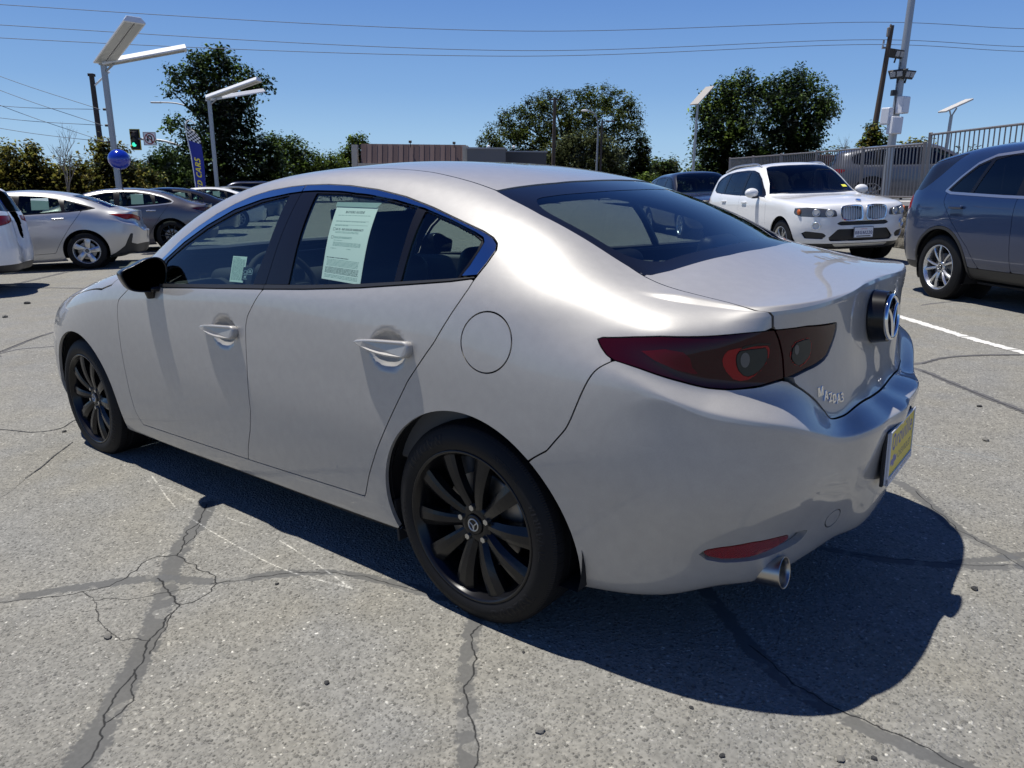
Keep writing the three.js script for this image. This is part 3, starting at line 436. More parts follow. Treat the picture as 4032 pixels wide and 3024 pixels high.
// ---------- the silver sedan ----------
const flakes = texture(512, 512, (x, y) => { const n = .93 + .05 * rnd() + .02 * fbm(x / 40, y / 40, 3); return [n, n, n]; });
flakes.repeat.set(2.2, 2.2);
const PAINT = phys(.42, .406, .382, .45, .22, { clearcoat: 1, clearcoatRoughness: .025, map: flakes });
const glassTint = (r, g, b) => phys(r, g, b, 0, 0, { transmission: 1, thickness: 0, ior: 1.52 });
const GLASS = glassTint(.58, .68, .655), REAR_GLASS = glassTint(.42, .48, .49);
const body = new BodySurface(SEDAN);
{
  const car = thing('sedan', 'silver beige four-door sedan with black wheels filling the foreground', 'car', [0, 0, 0]);
  const sideV = [0, 1.36];
  const arches = either(circle(0, .313, .366), both(circle(-2.726, .313, .366)));
  const openArch = (p) => (p.v < .9 ? arches(p) : 1);
  const dloOut = poly([[-1.97, .965], [-1.858, 1.066], [-1.759, 1.140], [-1.647, 1.200], [-1.538, 1.249], [-1.431, 1.287], [-1.325, 1.316], [-1.216, 1.334], [-1.10, 1.343], [-1.01, 1.346], [-.878, 1.344], [-.745, 1.335], [-.587, 1.316], [-.435, 1.289], [-.284, 1.252], [-.143, 1.212], [-.035, 1.181], [.012, 1.163], [.036, 1.147], [.045, 1.130], [.037, 1.095], [.020, 1.057], [-.065, 1.046], [-.247, 1.029], [-.458, 1.010], [-.745, .992], [-.986, .981], [-1.314, .968], [-1.752, .952], [-1.97, .945]], XY);
  const dloIn = poly([[-1.93, .962], [-1.819, 1.062], [-1.711, 1.134], [-1.571, 1.203], [-1.406, 1.264], [-1.237, 1.299], [-1.075, 1.316], [-.985, 1.321], [-.914, 1.321], [-.769, 1.314], [-.613, 1.298], [-.463, 1.276], [-.318, 1.248], [-.175, 1.211], [-.062, 1.177], [-.022, 1.162], [-.010, 1.150], [-.010, 1.130], [-.018, 1.09], [-.040, 1.048], [-.247, 1.029], [-.458, 1.010], [-.745, .992], [-.986, .981], [-1.314, .968], [-1.752, .952], [-1.93, .945]], XY);
  const beltUnder = poly([[-2.1, .955], [-1.752, .967], [-1.326, .983], [-.984, .997], [-.754, 1.006], [-.465, 1.022], [-.252, 1.039], [-.087, 1.052], [.05, 1.064], [.05, .9], [-2.1, .9]], XY);
  const split = (p) => { const y = p.y; return p.x - (y > .98 ? -.990 - .03 * (y - .98) : -.99); };   // the gap down the middle of the black pillar
  const glassF = poly([[-1.80, .964], [-1.80, 1.058], [-1.697, 1.124], [-1.561, 1.192], [-1.394, 1.252], [-1.228, 1.290], [-1.069, 1.310], [-1.057, 1.13], [-1.075, .994]], XY);
  const glassR = poly([[-.905, 1.313], [-.762, 1.307], [-.557, 1.286], [-.351, 1.250], [-.325, 1.15], [-.307, 1.033], [-.511, 1.018], [-.850, 1.002]], XY);
  const glassQ = poly([[-.305, 1.240], [-.171, 1.206], [-.063, 1.173], [-.024, 1.156], [-.020, 1.13], [-.03, 1.095], [-.048, 1.055], [-.274, 1.036]], XY);
  const doorF = poly([[-2.035, .955], [-2.066, .932], [-2.162, .878], [-2.178, .843], [-2.187, .645], [-2.190, .43], [-2.183, .33], [-2.150, .268], [-1.225, .277], [-1.195, .341], [-1.15, .42], [-1.118, .509], [-1.102, .695], [-1.096, .84], [-1.080, .88], [-1.033, .935], [-.988, .985], [-.99, 1.0], [-1.95, .956]], XY);
  const doorR = poly([[-.988, .985], [-1.033, .935], [-1.080, .88], [-1.096, .84], [-1.102, .695], [-1.118, .509], [-1.15, .42], [-1.195, .341], [-1.225, .277], [-.492, .292], [-.441, .392], [-.379, .494], [-.285, .632], [-.207, .746], [-.094, .874], [-.009, .997], [.010, 1.030], [.019, 1.058], [-.05, 1.06], [-.99, 1.0]], XY);
  const low = (f) => (p) => (p.v < 1.35 ? f(p) : 1);
  const DF = low(doorF), DR = low(doorR), DO = low(dloOut), DI = low(dloIn);
  const sill = (p) => (p.s < .1 && p.s > -2.5 ? p.y - .196 : p.v - .02);                        // black strip under the paint
  const lamp = poly([[.430, .755], [.437, .763], [.46, .768], [.525, .784], [.588, .796], [.691, .805], [.771, .813], [.80, .8205], [.827, .827], [.860, .833], [.958, .830], [.964, .823], [.954, .800], [.929, .776], [.901, .765], [.867, .751], [.838, .735], [.82, .727], [.775, .7125], [.745, .708], [.725, .706], [.691, .706], [.641, .710], [.552, .710], [.485, .705], [.465, .713], [.445, .733]], SV);
  const lidLine = poly([[.454, 1.155], [.568, 1.093], [.689, 1.056], [.776, 1.010], [.783, .99], [.790, .886], [.792, .822], [.804, .793], [.813, .761], [.819, .727], [.843, .719], [.870, .715], [.902, .712], [.932, .705], [.955, .693], [1.0, .699], [1.1, .700], [2, .700], [2, 2], [.2, 2], [.2, 1.3]], SV);
  const rearWindow = poly([[-.127, .532], [-.053, .555], [.085, .584], [.2, .593], [.3, .598], [.38, .603], [.440, .605], [.452, .598], [.474, .53], [.485, .475], [.528, .262], [.547, .07], [.549, -.1], [-.035, -.1], [-.038, .141], [-.058, .299], [-.092, .423]], XZ);
  const rearClear = poly(rounded([[.0, .495], [.062, .545], [.236, .562], [.36, .555], [.425, .50], [.445, .40], [.478, .2], [.49, 0], [.478, -.2], [.08, -.2], [.078, 0], [.068, .15], [.049, .279], [.012, .42]], 4), XZ);
  const topOnly = (f) => (p) => (p.v > .95 ? f(p) : 1);
  const RW = topOnly(rearWindow), RC = topOnly(rearClear);
  const screen = topOnly(poly([[-1.36, -.1], [-1.36, .25], [-1.345, .46], [-1.36, .52], [-1.50, .565], [-1.75, .615], [-1.9, .66], [-2.04, .74], [-2.12, .68], [-2.2, .5], [-2.26, .25], [-2.27, -.1]], XZ));
  const roofP = topOnly(poly([[-1.345, -.1], [-1.345, .25], [-1.33, .455], [-.9, .475], [-.557, .474], [-.46, .478], [-.25, .508], [-.130, .529], [-.095, .42], [-.062, .299], [-.041, .141], [-.038, -.1]], XZ));
  const hood = (p) => (p.v > .70 && p.s > -3.70 ? poly0(p) : 1), poly0 = poly([[-2.17, -.1], [-2.16, .3], [-2.13, .5], [-2.10, .66], [-2.16, .80], [-2.222, .823], [-2.262, .852], [-2.37, .858], [-2.8, .83], [-3.05, .78], [-3.3, .66], [-3.45, .5], [-3.52, .2], [-3.53, -.1]], XZ);
  const fuel = oval(.1, .891, .0885, .083);
  const fuelP = (p) => (p.v < .85 ? fuel(p) : 1);
  const bumperLine = poly([[.2, .38], [.247, .396], [.311, .439], [.367, .514], [.485, .704], [.552, .709], [.641, .709], [.691, .705], [.725, .705], [.775, .712], [.819, .727], [.843, .719], [.870, .715], [.902, .712], [.932, .705], [.955, .693], [1.0, .699], [1.1, .700], [2, .700], [2, -.2], [.2, -.2]], SV);
  const bumper = (p) => (p.x > 0 ? bumperLine(p) : 1);
  const frontBumper = poly([[-3.07, -.2], [-3.09, .40], [-3.04, .52], [-3.12, .60], [-3.5, .68], [-4.2, .70], [-4.2, -.2]], SV);
  const headlamp = poly([[-3.10, .625], [-3.12, .60], [-3.5, .60], [-3.68, .61], [-3.66, .70], [-3.4, .70], [-3.2, .665]], SV);
  const reflector = poly([[.682, .205], [.69, .213], [.718, .219], [.773, .224], [.820, .212], [.852, .199], [.850, .182], [.823, .175], [.764, .171], [.713, .177], [.689, .190]], SV);
  const pocket = poly([[.674, .204], [.69, .218], [.718, .225], [.773, .230], [.82, .218], [.858, .203], [.905, .186], [.90, .174], [.878, .160], [.85, .158], [.764, .164], [.713, .170], [.685, .184]], SV);
  const tow = oval(1.03, .178, .045, .030, SV);
  // skins
  const shell = both(not(DF), not(DR), not(DO), not(openArch), not(sill), not(lamp), not(lidLine), not(RW), not(screen), not(roofP), not(hood), not(fuelP), not(bumper), not(frontBumper), not(headlamp));
  part('body_shell', cut(body, shell), PAINT, car);
  const doorSkin = (d) => both(d, not(DO), not(openArch));
  const mk = (name, f, mat, parent, o = {}) => [1, -1].map((m, i) => part(name, m > 0 ? cut(body, f, { ...o, half: true }) : mirrorZ(cut(body, f, { ...o, half: true })), mat, Array.isArray(parent) ? parent[i] : parent));
  const R2 = { s: [-2.1, .15], v: [.65, 1.3], fine: 3 }, R1 = { s: [-2.3, .2], v: [.1, 1.36] };
  const fd = mk('front_door', doorSkin(DF), PAINT, car, R1), rd = mk('rear_door', doorSkin(DR), PAINT, car, R1);
  const chrome = both(DO, not(DI), not(low(beltUnder)), not(grown(low(beltUnder), .002)));
  mk('chrome_trim', both(chrome, split), M.chrome, fd, { ...R2, off: .002, depth: .012, gap: .0028 });
  mk('chrome_trim', both(chrome, not(split)), M.chrome, rd, { ...R2, off: .002, depth: .012, gap: .0028 });
  const belt = both(DO, low(beltUnder));
  mk('belt_moulding', both(belt, split), M.trim, fd, { ...R2, off: .003, gap: .0012 }); mk('belt_moulding', both(belt, not(split)), M.trim, rd, { ...R2, off: .003, gap: .0012 });
  const frame = both(DI, not(low(beltUnder)), not(glassF), not(glassR), not(glassQ));
  mk('window_frame', both(frame, split), M.black, fd, { ...R2, off: -.001, gap: .0015 }); mk('window_frame', both(frame, not(split)), M.black, rd, { ...R2, off: -.001, gap: .0015 });
  const G = { ...R1, off: -.005, depth: 0, gap: -.006 };
  mk('window', low(glassF), GLASS, fd, G); mk('window', low(glassR), GLASS, rd, G); mk('quarter_window', low(glassQ), GLASS, rd, G);
  part('roof', cut(body, roofP, { s: [-1.5, .1], v: [.9, 2], gap: .003, depth: .02 }), PAINT, car);
  part('hood', cut(body, hood, { s: [-4, -1.8], v: [.6, 2] }), PAINT, car);
  const lid = part('trunk_lid', cut(body, both(lidLine, not(lamp), not(RW)), { s: [.3, 2], v: [.6, 2], gap: .0026, depth: .03 }), PAINT, car);
  part('rear_bumper', cut(body, both(bumper, not(openArch), not(sill), not(pocket), not(tow)), { s: [.2, 2], v: [0, .8], gap: .0022, depth: .02 }), PAINT, car);
  part('tow_cover', cut(body, tow, { fine: 3, s: [.9, 1.2], v: [.1, .3], gap: .002 }), PAINT, car);
  part('bumper_pocket', cut(body, grown(pocket, .02), { s: [.6, 1], v: [.1, .3], off: -.022, depth: 0 }), PAINT, car);
  mk('reflector', reflector, phys(.22, .006, .008, .15, 0, { clearcoat: 1, bumpMap: texture(64, 64, (x, y) => { const h = .5 + .5 * Math.sin(x / 64 * Math.PI * 2) * Math.sin(y / 64 * Math.PI * 2); return [h, h, h]; }, { color: false, repeat: [160, 160] }), bumpScale: .002 }), car, { fine: 3, s: [.6, 1], v: [.1, .3], off: -.004, gap: .001, depth: .02 });
  part('front_bumper', cut(body, both(frontBumper, not(openArch), not(headlamp)), { s: [-4.2, -2.9], v: [0, .8] }), PAINT, car);
  mk('headlight', headlamp, phys(.05, .05, .055, .05, .2, { clearcoat: 1 }), car, { s: [-4, -3], v: [.5, .8], off: -.002 });
  part('sill_trim', cut(body, both(sill, not(openArch)), { s: [-2.5, .1], v: [0, .2], off: -.012, gap: -.004, depth: 0 }), M.matt, car);
  part('inner_shell', cut(body, both(not(DI), not(RC), not(screen), not(openArch)), { off: -.03, depth: 0, gap: .004, step: 2, s: [-2.9, .68] }), M.dark, car);
  part('fuel_door', cut(body, fuelP, { s: [-.1, .3], v: [.5, .9], half: true, gap: .0022 }), PAINT, car);
  part('rear_window', cut(body, RC, { s: [-.3, 1.7], v: [.9, 2], off: -.004, depth: 0, gap: -.004 }), REAR_GLASS, car);
  part('window_frit', cut(body, both(RW, not(RC)), { s: [-.3, 1.7], v: [.9, 2], off: -.003, depth: 0, gap: -.002 }), phys(.008, .009, .012, .03, 0), car);
  part('windscreen', cut(body, screen, { s: [-2.5, -1.1], v: [.9, 2], off: -.003, depth: 0, gap: -.002 }), GLASS, car);
  {
    const lines = (c, x, y, w, n, h, gap, col = '#7d9a93') => { c.fillStyle = col; const q = seeded(n * 31 + y); for (let i = 0; i < n; i++) { let X = x; while (X < x + w - 8) { const L = Math.min(8 + 34 * q(), x + w - X); c.fillRect(X, y + i * gap, L - 5, h); X += L; } } };
    const form = drawn(512, 760, (c) => {
      c.fillStyle = '#f1f6ef'; c.fillRect(0, 0, 512, 760); c.fillStyle = '#2a3c3a'; c.textAlign = 'center'; c.font = 'bold 34px sans-serif'; c.fillText('BUYERS GUIDE', 256, 70); lines(c, 50, 90, 410, 1, 5, 10); c.fillStyle = '#46585a'; c.font = 'italic 25px serif'; c.textAlign = 'left'; c.fillRect(50, 150, 410, 2); lines(c, 50, 155, 380, 1, 5, 10); c.fillRect(50, 190, 410, 3); lines(c, 50, 197, 180, 1, 6, 10);
      c.fillStyle = '#22312f'; c.font = 'bold 31px sans-serif'; c.fillText('AS IS - NO DEALER WARRANTY', 78, 250, 350); c.strokeStyle = '#22312f'; c.lineWidth = 3; c.strokeRect(42, 226, 26, 26); lines(c, 80, 262, 300, 2, 5, 11); c.fillText('DEALER WARRANTY', 78, 336, 230); c.strokeRect(42, 312, 26, 26); lines(c, 80, 352, 120, 1, 5, 10); lines(c, 80, 374, 360, 4, 5, 11); lines(c, 60, 436, 80, 1, 5, 9); lines(c, 270, 436, 60, 1, 5, 9);
      c.fillStyle = '#22312f'; lines(c, 30, 530, 290, 1, 8, 10, '#33423f'); lines(c, 40, 552, 420, 6, 5, 12); lines(c, 30, 630, 440, 6, 6, 11, '#52655f'); lines(c, 30, 706, 440, 3, 5, 12); c.fillRect(0, 0, 512, 3);
    });
    const note = drawn(200, 380, (c) => { c.fillStyle = '#d3e6d8'; c.fillRect(0, 0, 200, 380); c.fillStyle = '#2b3d3a'; c.font = 'bold 20px sans-serif'; c.fillText('WARNING', 14, 34); lines(c, 12, 44, 178, 26, 6, 12, '#55706a'); });
    const rot = (g) => g;
    solo('window_form', rot(sheet(body, [[-.762, 1.272], [-.545, 1.266], [-.478, 1.022], [-.690, 1.034]], -.012)), std(1, 1, 1, .7, 0, { map: form, side: THREE.DoubleSide }), 'tall pale green buyers guide form inside the rear door window of the near sedan', 'form');
    solo('window_tape', sheet(body, [[-.772, 1.286], [-.538, 1.278], [-.548, 1.262], [-.765, 1.271]], -.0095), std(.42, .52, .48, .35), 'strip of clear tape holding the top of the buyers guide form', 'tape');
    solo('window_note', sheet(body, [[-1.300, 1.094], [-1.195, 1.093], [-1.165, 1.0], [-1.262, 1.0]], -.012), std(1, 1, 1, .7, 0, { map: note, side: THREE.DoubleSide }), 'small pale green printed note at the bottom of the front door window', 'note');
    const badgeTex = drawn(128, 160, (c) => { c.fillStyle = '#10161a'; c.fillRect(0, 0, 128, 160); c.strokeStyle = '#9fb0ad'; c.fillStyle = '#9fb0ad'; c.lineWidth = 6; c.beginPath(); c.arc(86, 48, 30, Math.PI, 0); c.lineTo(116, 84); c.lineTo(56, 84); c.closePath(); c.stroke(); c.fillRect(72, 38, 28, 12); c.fillRect(66, 54, 40, 10); c.beginPath(); c.arc(32, 60, 20, 0, 7); c.stroke(); c.fillRect(14, 90, 44, 8); c.fillRect(22, 108, 30, 22); c.fillRect(10, 140, 56, 7); });
    solo('window_decal', sheet(body, [[-1.192, 1.055], [-1.115, 1.055], [-1.108, 1.008], [-1.175, 1.008]], -.0095), std(1, 1, 1, .5, 0, { map: badgeTex }), 'small grey round decals etched at the rear corner of the front door window', 'decal');
  }
  // tail lamps: the outer half on the quarter panel, the inner half on the boot lid
  const inLid = poly([[.796, .9], [.796, .8205], [.805, .793], [.814, .761], [.819, .727], [.82, .6], [1.5, .6], [1.5, .9]], SV);
  const ro = poly([[.7332, .7548], [.7341, .7625], [.7385, .7684], [.7499, .7701], [.7652, .7720], [.7809, .7740], [.7846, .7705], [.7857, .7623], [.7842, .7544], [.7799, .7466], [.7731, .7389], [.7647, .7328], [.7547, .7289], [.7461, .7308], [.7382, .7380], [.7345, .7457]], SV), ri = poly([[.8300, .7655], [.8324, .7804], [.8397, .7917], [.8536, .7991], [.8689, .8035], [.8750, .7945], [.8764, .7807], [.8719, .7703], [.8618, .7610], [.8496, .7532], [.8398, .7539], [.8326, .7593]], SV);
  const roRing = poly([[.711, .754], [.713, .762], [.720, .770], [.735, .7735], [.760, .776], [.786, .7785], [.7895, .772], [.7895, .763], [.785, .750], [.776, .738], [.765, .7295], [.755, .7235], [.742, .7215], [.730, .7245], [.718, .7367], [.713, .745]], SV);
  const lampO = { fine: 4, s: [.4, 1.0], v: [.68, .86], off: -.002, gap: .0018, depth: .02 };
  const LENS = phys(.030, .0022, .005, .04, 0, { specularIntensity: .6 }), BULB = phys(.024, .03, .028, .03, 0, { specularIntensity: .6 });
  const outer = mk('tail_light', both(lamp, not(inLid)), LENS, car, lampO), inner = mk('tail_light', both(lamp, inLid), LENS, car, lampO);
  mk('lamp_ring', both(roRing, not(ro)), M.red, outer, { ...lampO, off: -.001, depth: 0, gap: .0005 }); mk('lamp_eye', ro, BULB, outer, { ...lampO, off: .0005, depth: .004, gap: .0008 });
  mk('lamp_ring', both(grown(ri, .003), not(ri)), M.red, inner, { ...lampO, off: -.001, depth: 0, gap: .0005 }); mk('lamp_eye', ri, BULB, inner, { ...lampO, off: .0005, depth: .004, gap: .0008 });
  const back = poly([[.54, .753], [.60, .768], [.64, .766], [.655, .756], [.66, .741], [.68, .727], [.63, .729], [.58, .738]], SV);
  mk('lamp_facet', back, phys(.10, .004, .009, .2, 0, { specularIntensity: .4 }), outer, { ...lampO, off: -.0012, depth: 0 });
  const STEEL = std(.10, .105, .11, .35, .5); mk('lamp_bulb', oval(.7475, .7545, .0075, .0115, SV), STEEL, outer, { ...lampO, off: .0012, depth: 0, gap: 0 }); mk('lamp_bulb', oval(.8405, .7790, .0050, .0095, SV), STEEL, inner, { ...lampO, off: .0012, depth: 0, gap: 0 });
  mk('lamp_glint', poly([[.736, .769], [.745, .776], [.77, .782], [.79, .783], [.79, .779], [.77, .778]], SV), M.black, outer, { ...lampO, off: -.0008, depth: 0, gap: 0 });
  // door handles
  const handle = (cx, cy, z, parent, m) => {
    const sh = new THREE.Shape(); sh.moveTo(-.122, .004); sh.quadraticCurveTo(-.06, .010, 0, .009); sh.lineTo(.104, .006); sh.quadraticCurveTo(.118, .004, .118, -.008); sh.quadraticCurveTo(.118, -.032, .098, -.034); sh.quadraticCurveTo(.02, -.032, -.05, -.016); sh.quadraticCurveTo(-.10, -.004, -.122, .004);
    const g = new THREE.ExtrudeGeometry(sh, { depth: .012, bevelEnabled: true, bevelSize: .006, bevelThickness: .008, bevelSegments: 4, curveSegments: 12 });
    const p = g.attributes.position; for (let i = 0; i < p.count; i++) p.setZ(i, p.getZ(i) - .9 * p.getX(i) ** 2); g.computeVertexNormals();
    moved(g, cx, cy, z + .016, -.10, 0, .06); part('door_handle', m > 0 ? g : mirrorZ(g), PAINT, parent);
  };
  [1, -1].forEach((m, i) => { handle(-.306, .852, .886, rd[i], m); handle(-1.272, .820, .884, fd[i], m); });
  // mirrors: a gloss black housing with a flat glass that looks back, on a short foot
  [1, -1].forEach((m, i) => {
    const out = rounded([[1.026, 1.002], [.985, .995], [.95, .972], [.934, .905], [.94, .845], [.995, .815], [1.055, .815], [1.078, .84], [1.077, .884], [1.052, .945]].map(([y, z]) => [z - .905, y - 1.005]), 6);
    const sh = new THREE.Shape(out.map((p) => new THREE.Vector2(p[0], p[1])));
    const L = [], n = out.length, ring = [[0, 1, 0], [.012, 1, 0], [-.012, .985, 0], [-.05, .95, -.004], [-.09, .84, -.008], [-.115, .62, -.012], [-.128, .3, -.014], [-.131, .02, -.014]];
    const q = [], id = [], rings = [[.004, .90], [.009, .965], [.004, .995], [-.012, 1], [-.05, .965], [-.085, .86], [-.110, .66], [-.124, .38], [-.128, .02]];
    rings.forEach(([dx, k]) => out.forEach(([z, y]) => q.push(dx, y * k, z * k)));
    for (let r = 0; r < rings.length - 1; r++) for (let k = 0; k < n; k++) { const a = r * n + k, b = r * n + (k + 1) % n, c = a + n, d = b + n; id.push(a, c, b, b, c, d); }
    const g = new THREE.BufferGeometry(); g.setAttribute('position', new THREE.BufferAttribute(new Float32Array(q), 3)); g.setIndex(id); g.computeVertexNormals();
    const place = (h) => { moved(h, -1.79, 1.005, .905, 0, -.10, 0); return m > 0 ? h : mirrorZ(h); };
    const house = part('mirror', place(g), M.black, fd[i]);
    const face = new THREE.ShapeGeometry(new THREE.Shape(out.map((p) => new THREE.Vector2(p[0] * .91, p[1] * .91))), 1); face.rotateY(Math.PI / 2); const fp = face.attributes.position; for (let k = 0; k < fp.count; k++) { const z = -fp.getZ(k); fp.setXYZ(k, .0045, fp.getY(k), z); } const fn = face.attributes.normal; for (let k = 0; k < fn.count; k++) fn.setXYZ(k, 1, 0, 0);
    part('mirror_glass', place(face), phys(.80, .82, .84, .01, 1), house);
    const foot = merge([rod([-1.83, .962, .875], [-1.835, .905, .868], .034, .022, 20), box(.10, .024, .05, -1.82, .945, .872, .011)]); part('mirror_foot', m > 0 ? foot : mirrorZ(foot), M.black, fd[i]);
  });
  // badge, lettering and plate on the back
  const badge = part('badge_base', moved(new THREE.CylinderGeometry(.074, .080, .040, 48), .898, .893, 0, 0, 0, -Math.PI / 2 + .06), M.black, lid);
  const ring3 = (a, b, n = 60) => { const pts = []; for (let i = 0; i < n; i++) { const t = i / n * Math.PI * 2; pts.push([0, Math.sin(t) * b, Math.cos(t) * a]); } return new THREE.TubeGeometry(new THREE.CatmullRomCurve3(pts.map((p) => V3(...p)), true), 80, .0068, 10, true); };
  const wing = []; for (const s of [-1, 1]) wing.push(tube([[0, .034, s * .064], [0, .026, s * .042], [.001, .006, s * .020], [.001, -.014, s * .008], [.001, -.058, 0]], .0062, 30, 8));
  part('emblem', moved(merge([ring3(.074, .062), ...wing]), .925, .8935, 0, 0, 0, .06), M.chrome, badge);
  const font = await new FontLoader().loadAsync('fonts/droid/droid_sans_bold.typeface.json');
  const word = (txt, size, deep) => { const g = new TextGeometry(txt, { font, size, depth: deep, curveSegments: 4, bevelEnabled: true, bevelSize: .0006, bevelThickness: .0006, bevelSegments: 1 }); g.computeBoundingBox(); return g; };
  const letters = (txt, s0, v0, size, gap, dir = 1) => { const all = []; let s = 0; for (const ch of txt) { const g = word(ch, size, .004), w = g.boundingBox.max.x; const zc = s0 - s - w / 2; // laid letter by letter along the curved lid
      let sa = .75, sb = 1.6425; for (let k = 0; k < 40; k++) { const mid = (sa + sb) / 2; if (body.at(mid, v0)[2] > Math.abs(zc)) sa = mid; else sb = mid; }
      const q = body.at(sa, v0), nn = body.normal(sa, v0); if (zc < 0) { nn[2] *= -1; }
      g.translate(-w / 2, 0, -.001); const e = new THREE.Matrix4(), N = V3(...nn).normalize(), U = V3(0, 1, 0).sub(N.clone().multiplyScalar(N.y)).normalize(), R = U.clone().cross(N); e.makeBasis(R, U, N).setPosition(q[0], q[1], zc); g.applyMatrix4(e); all.push(g); s += w + gap; } return merge(all); };
  part('model_lettering', letters('MAZDA3', .452, .724, .0245, .0028), M.chrome, lid);
  const plateTex = drawn(624, 312, (c) => {
    c.fillStyle = '#d9c02c'; c.fillRect(0, 0, 624, 312); c.fillStyle = '#27368f'; c.font = 'bold 150px sans-serif'; c.textAlign = 'center'; c.save(); c.translate(320, 150); c.scale(.96, 1); c.fillText('Oroville', 0, 0); c.restore();
    c.fillStyle = '#2b4499'; c.save(); c.translate(118, 226); c.transform(1, 0, -.25, 1, 0, 0); c.fillRect(-78, -18, 156, 36); c.fillRect(-28, -36, 56, 72); c.restore();
    c.fillStyle = '#20242c'; c.font = 'bold 66px sans-serif'; c.save(); c.translate(408, 250); c.scale(.98, 1); c.fillText('CHEVROLET', 0, 0); c.restore();
  });
  const frameTex = drawn(1024, 96, (c) => {
    c.fillStyle = '#c9cdd8'; c.fillRect(0, 0, 1024, 96); c.fillStyle = '#1b1d22'; c.font = 'bold 76px sans-serif'; c.textAlign = 'center'; c.save(); c.translate(512, 74); c.scale(.98, 1); c.fillText('TOYOTA · CHEVROLET', 0, 0); c.restore();
    c.strokeStyle = '#1b1d22'; c.lineWidth = 5; c.beginPath(); c.ellipse(70, 48, 44, 33, 0, 0, 7); c.stroke(); c.beginPath(); c.ellipse(70, 40, 13, 24, 0, 0, 7); c.stroke(); c.beginPath(); c.ellipse(70, 30, 28, 11, 0, 0, 7); c.stroke(); c.strokeRect(906, 34, 90, 26); c.strokeRect(934, 22, 32, 50);
  });
  {
    const pl = new THREE.Group(); pl.name = 'licence_plate'; car.add(pl); pl.position.set(.980, .505, 0); pl.rotation.set(0, Math.PI / 2, 0); pl.rotateX(0);
    const face = (w, h, x, y, z) => moved(new THREE.PlaneGeometry(w, h), x, y, z);
    part('plate_face', face(.300, .142, 0, .014, .0042), std(1, 1, 1, .4, 0, { map: plateTex }), pl);
    part('plate_bracket', [box(.318, .170, .010, 0, 0, -.010, .003)], M.matt, pl);
    part('plate_frame', [box(.314, .024, .006, 0, -.069, .004, .002), box(.006, .160, .006, -.154, 0, .004, .002), box(.006, .160, .006, .154, 0, .004, .002), box(.314, .006, .006, 0, .081, .004, .002), box(.312, .160, .006, 0, 0, -.0015, .002)], std(.62, .63, .66, .35), pl);
    part('frame_lettering', face(.308, .021, 0, -.069, .0078), std(1, 1, 1, .4, 0, { map: frameTex }), pl);
  }
  // exhaust tip, wheels, mud flaps, wells, floor
  const pipe = new THREE.LatheGeometry([[.030, 0], [.036, 0], [.040, .015], [.042, .15], [.044, .163], [.043, .166], [.039, .164], [.036, .15], [.034, .02]].map((p) => new THREE.Vector2(...p)), 40);
  const tips = [1, -1].map((m) => part('exhaust_tip', moved(pipe.clone(), .665, .245, m * .525, 0, 0, -Math.PI / 2 + .12), std(.42, .40, .37, .3, 1), car));
  tips.forEach((t, i) => part('exhaust_bore', moved(new THREE.CylinderGeometry(.036, .036, .004, 30), .74, .256, i ? -.525 : .525, 0, 0, -Math.PI / 2 + .12), M.dark, t));
  for (const x of [0, -2.726]) for (const m of [1, -1]) {
    const w = wheel(car, { style: 'twin' }); w.position.set(x, .313, m * (x ? .880 : .888)); if (m < 0) w.rotation.y = Math.PI;
    w.rotateZ(x ? .55 : .05);
    const well = new THREE.CylinderGeometry(.384, .384, .36, 64, 1, true); moved(well, x, .313, m * .66, Math.PI / 2); for (let k = 0, q = well.attributes.position; k < q.count; k++) q.setY(k, Math.max(.2, q.getY(k))); part('wheel_well', merge([well, moved(new THREE.CircleGeometry(.386, 40), x, .313, m * .49, 0, m > 0 ? 0 : Math.PI)]), M.dark, car);
  }
  for (const m of [1, -1]) part('mud_flap', box(.010, .15, .11, -.368, .225, m * .79, .004, 0, 0, .06), M.matt, car);
  part('floor_pan', [box(3.6, .02, 1.0, -1.4, .22, 0), box(1.9, .02, 1.50, -1.36, .18, 0)], M.dark, car);
  // cabin
  const cloth = std(.014, .015, .018, .8), leather = std(.02, .021, .024, .5), grey = std(.12, .12, .12, .7);
  for (const z of [.37, -.37]) {
    const seat = new THREE.Group(); seat.name = 'front_seat'; seat.position.set(-1.12, .38, z); car.add(seat);
    part('seat_cushion', box(.50, .16, .50, -.20, 0, 0, .06, 0, 0, .1), leather, seat);
    part('seat_backrest', [box(.13, .66, .48, .14, .36, 0, .06, 0, 0, -.32), box(.10, .5, .34, .10, .36, 0, .05, 0, 0, -.32)], leather, seat);
    part('headrest', box(.09, .20, .27, .29, .76, 0, .044, 0, 0, -.25), leather, seat);
  }
  const bench = part('rear_seat', [box(.50, .16, 1.30, -.32, .40, 0, .06, 0, 0, .1), box(.14, .62, 1.28, .06, .72, 0, .06, 0, 0, -.42)], leather, car);
  for (const z of [.38, -.38]) part('headrest', box(.08, .15, .25, .205, 1.03, z, .036, 0, 0, -.3), leather, bench);
  part('parcel_shelf', box(.42, .02, 1.18, .34, .995, 0, .008, 0, 0, -.02), std(.055, .058, .062, .85), car);
  part('dashboard', [box(.55, .24, 1.44, -1.93, .83, 0, .09, 0, 0, .08), box(.2, .10, .42, -1.78, .95, .37, .045), box(.35, .32, .24, -1.55, .58, 0, .05)], cloth, car);
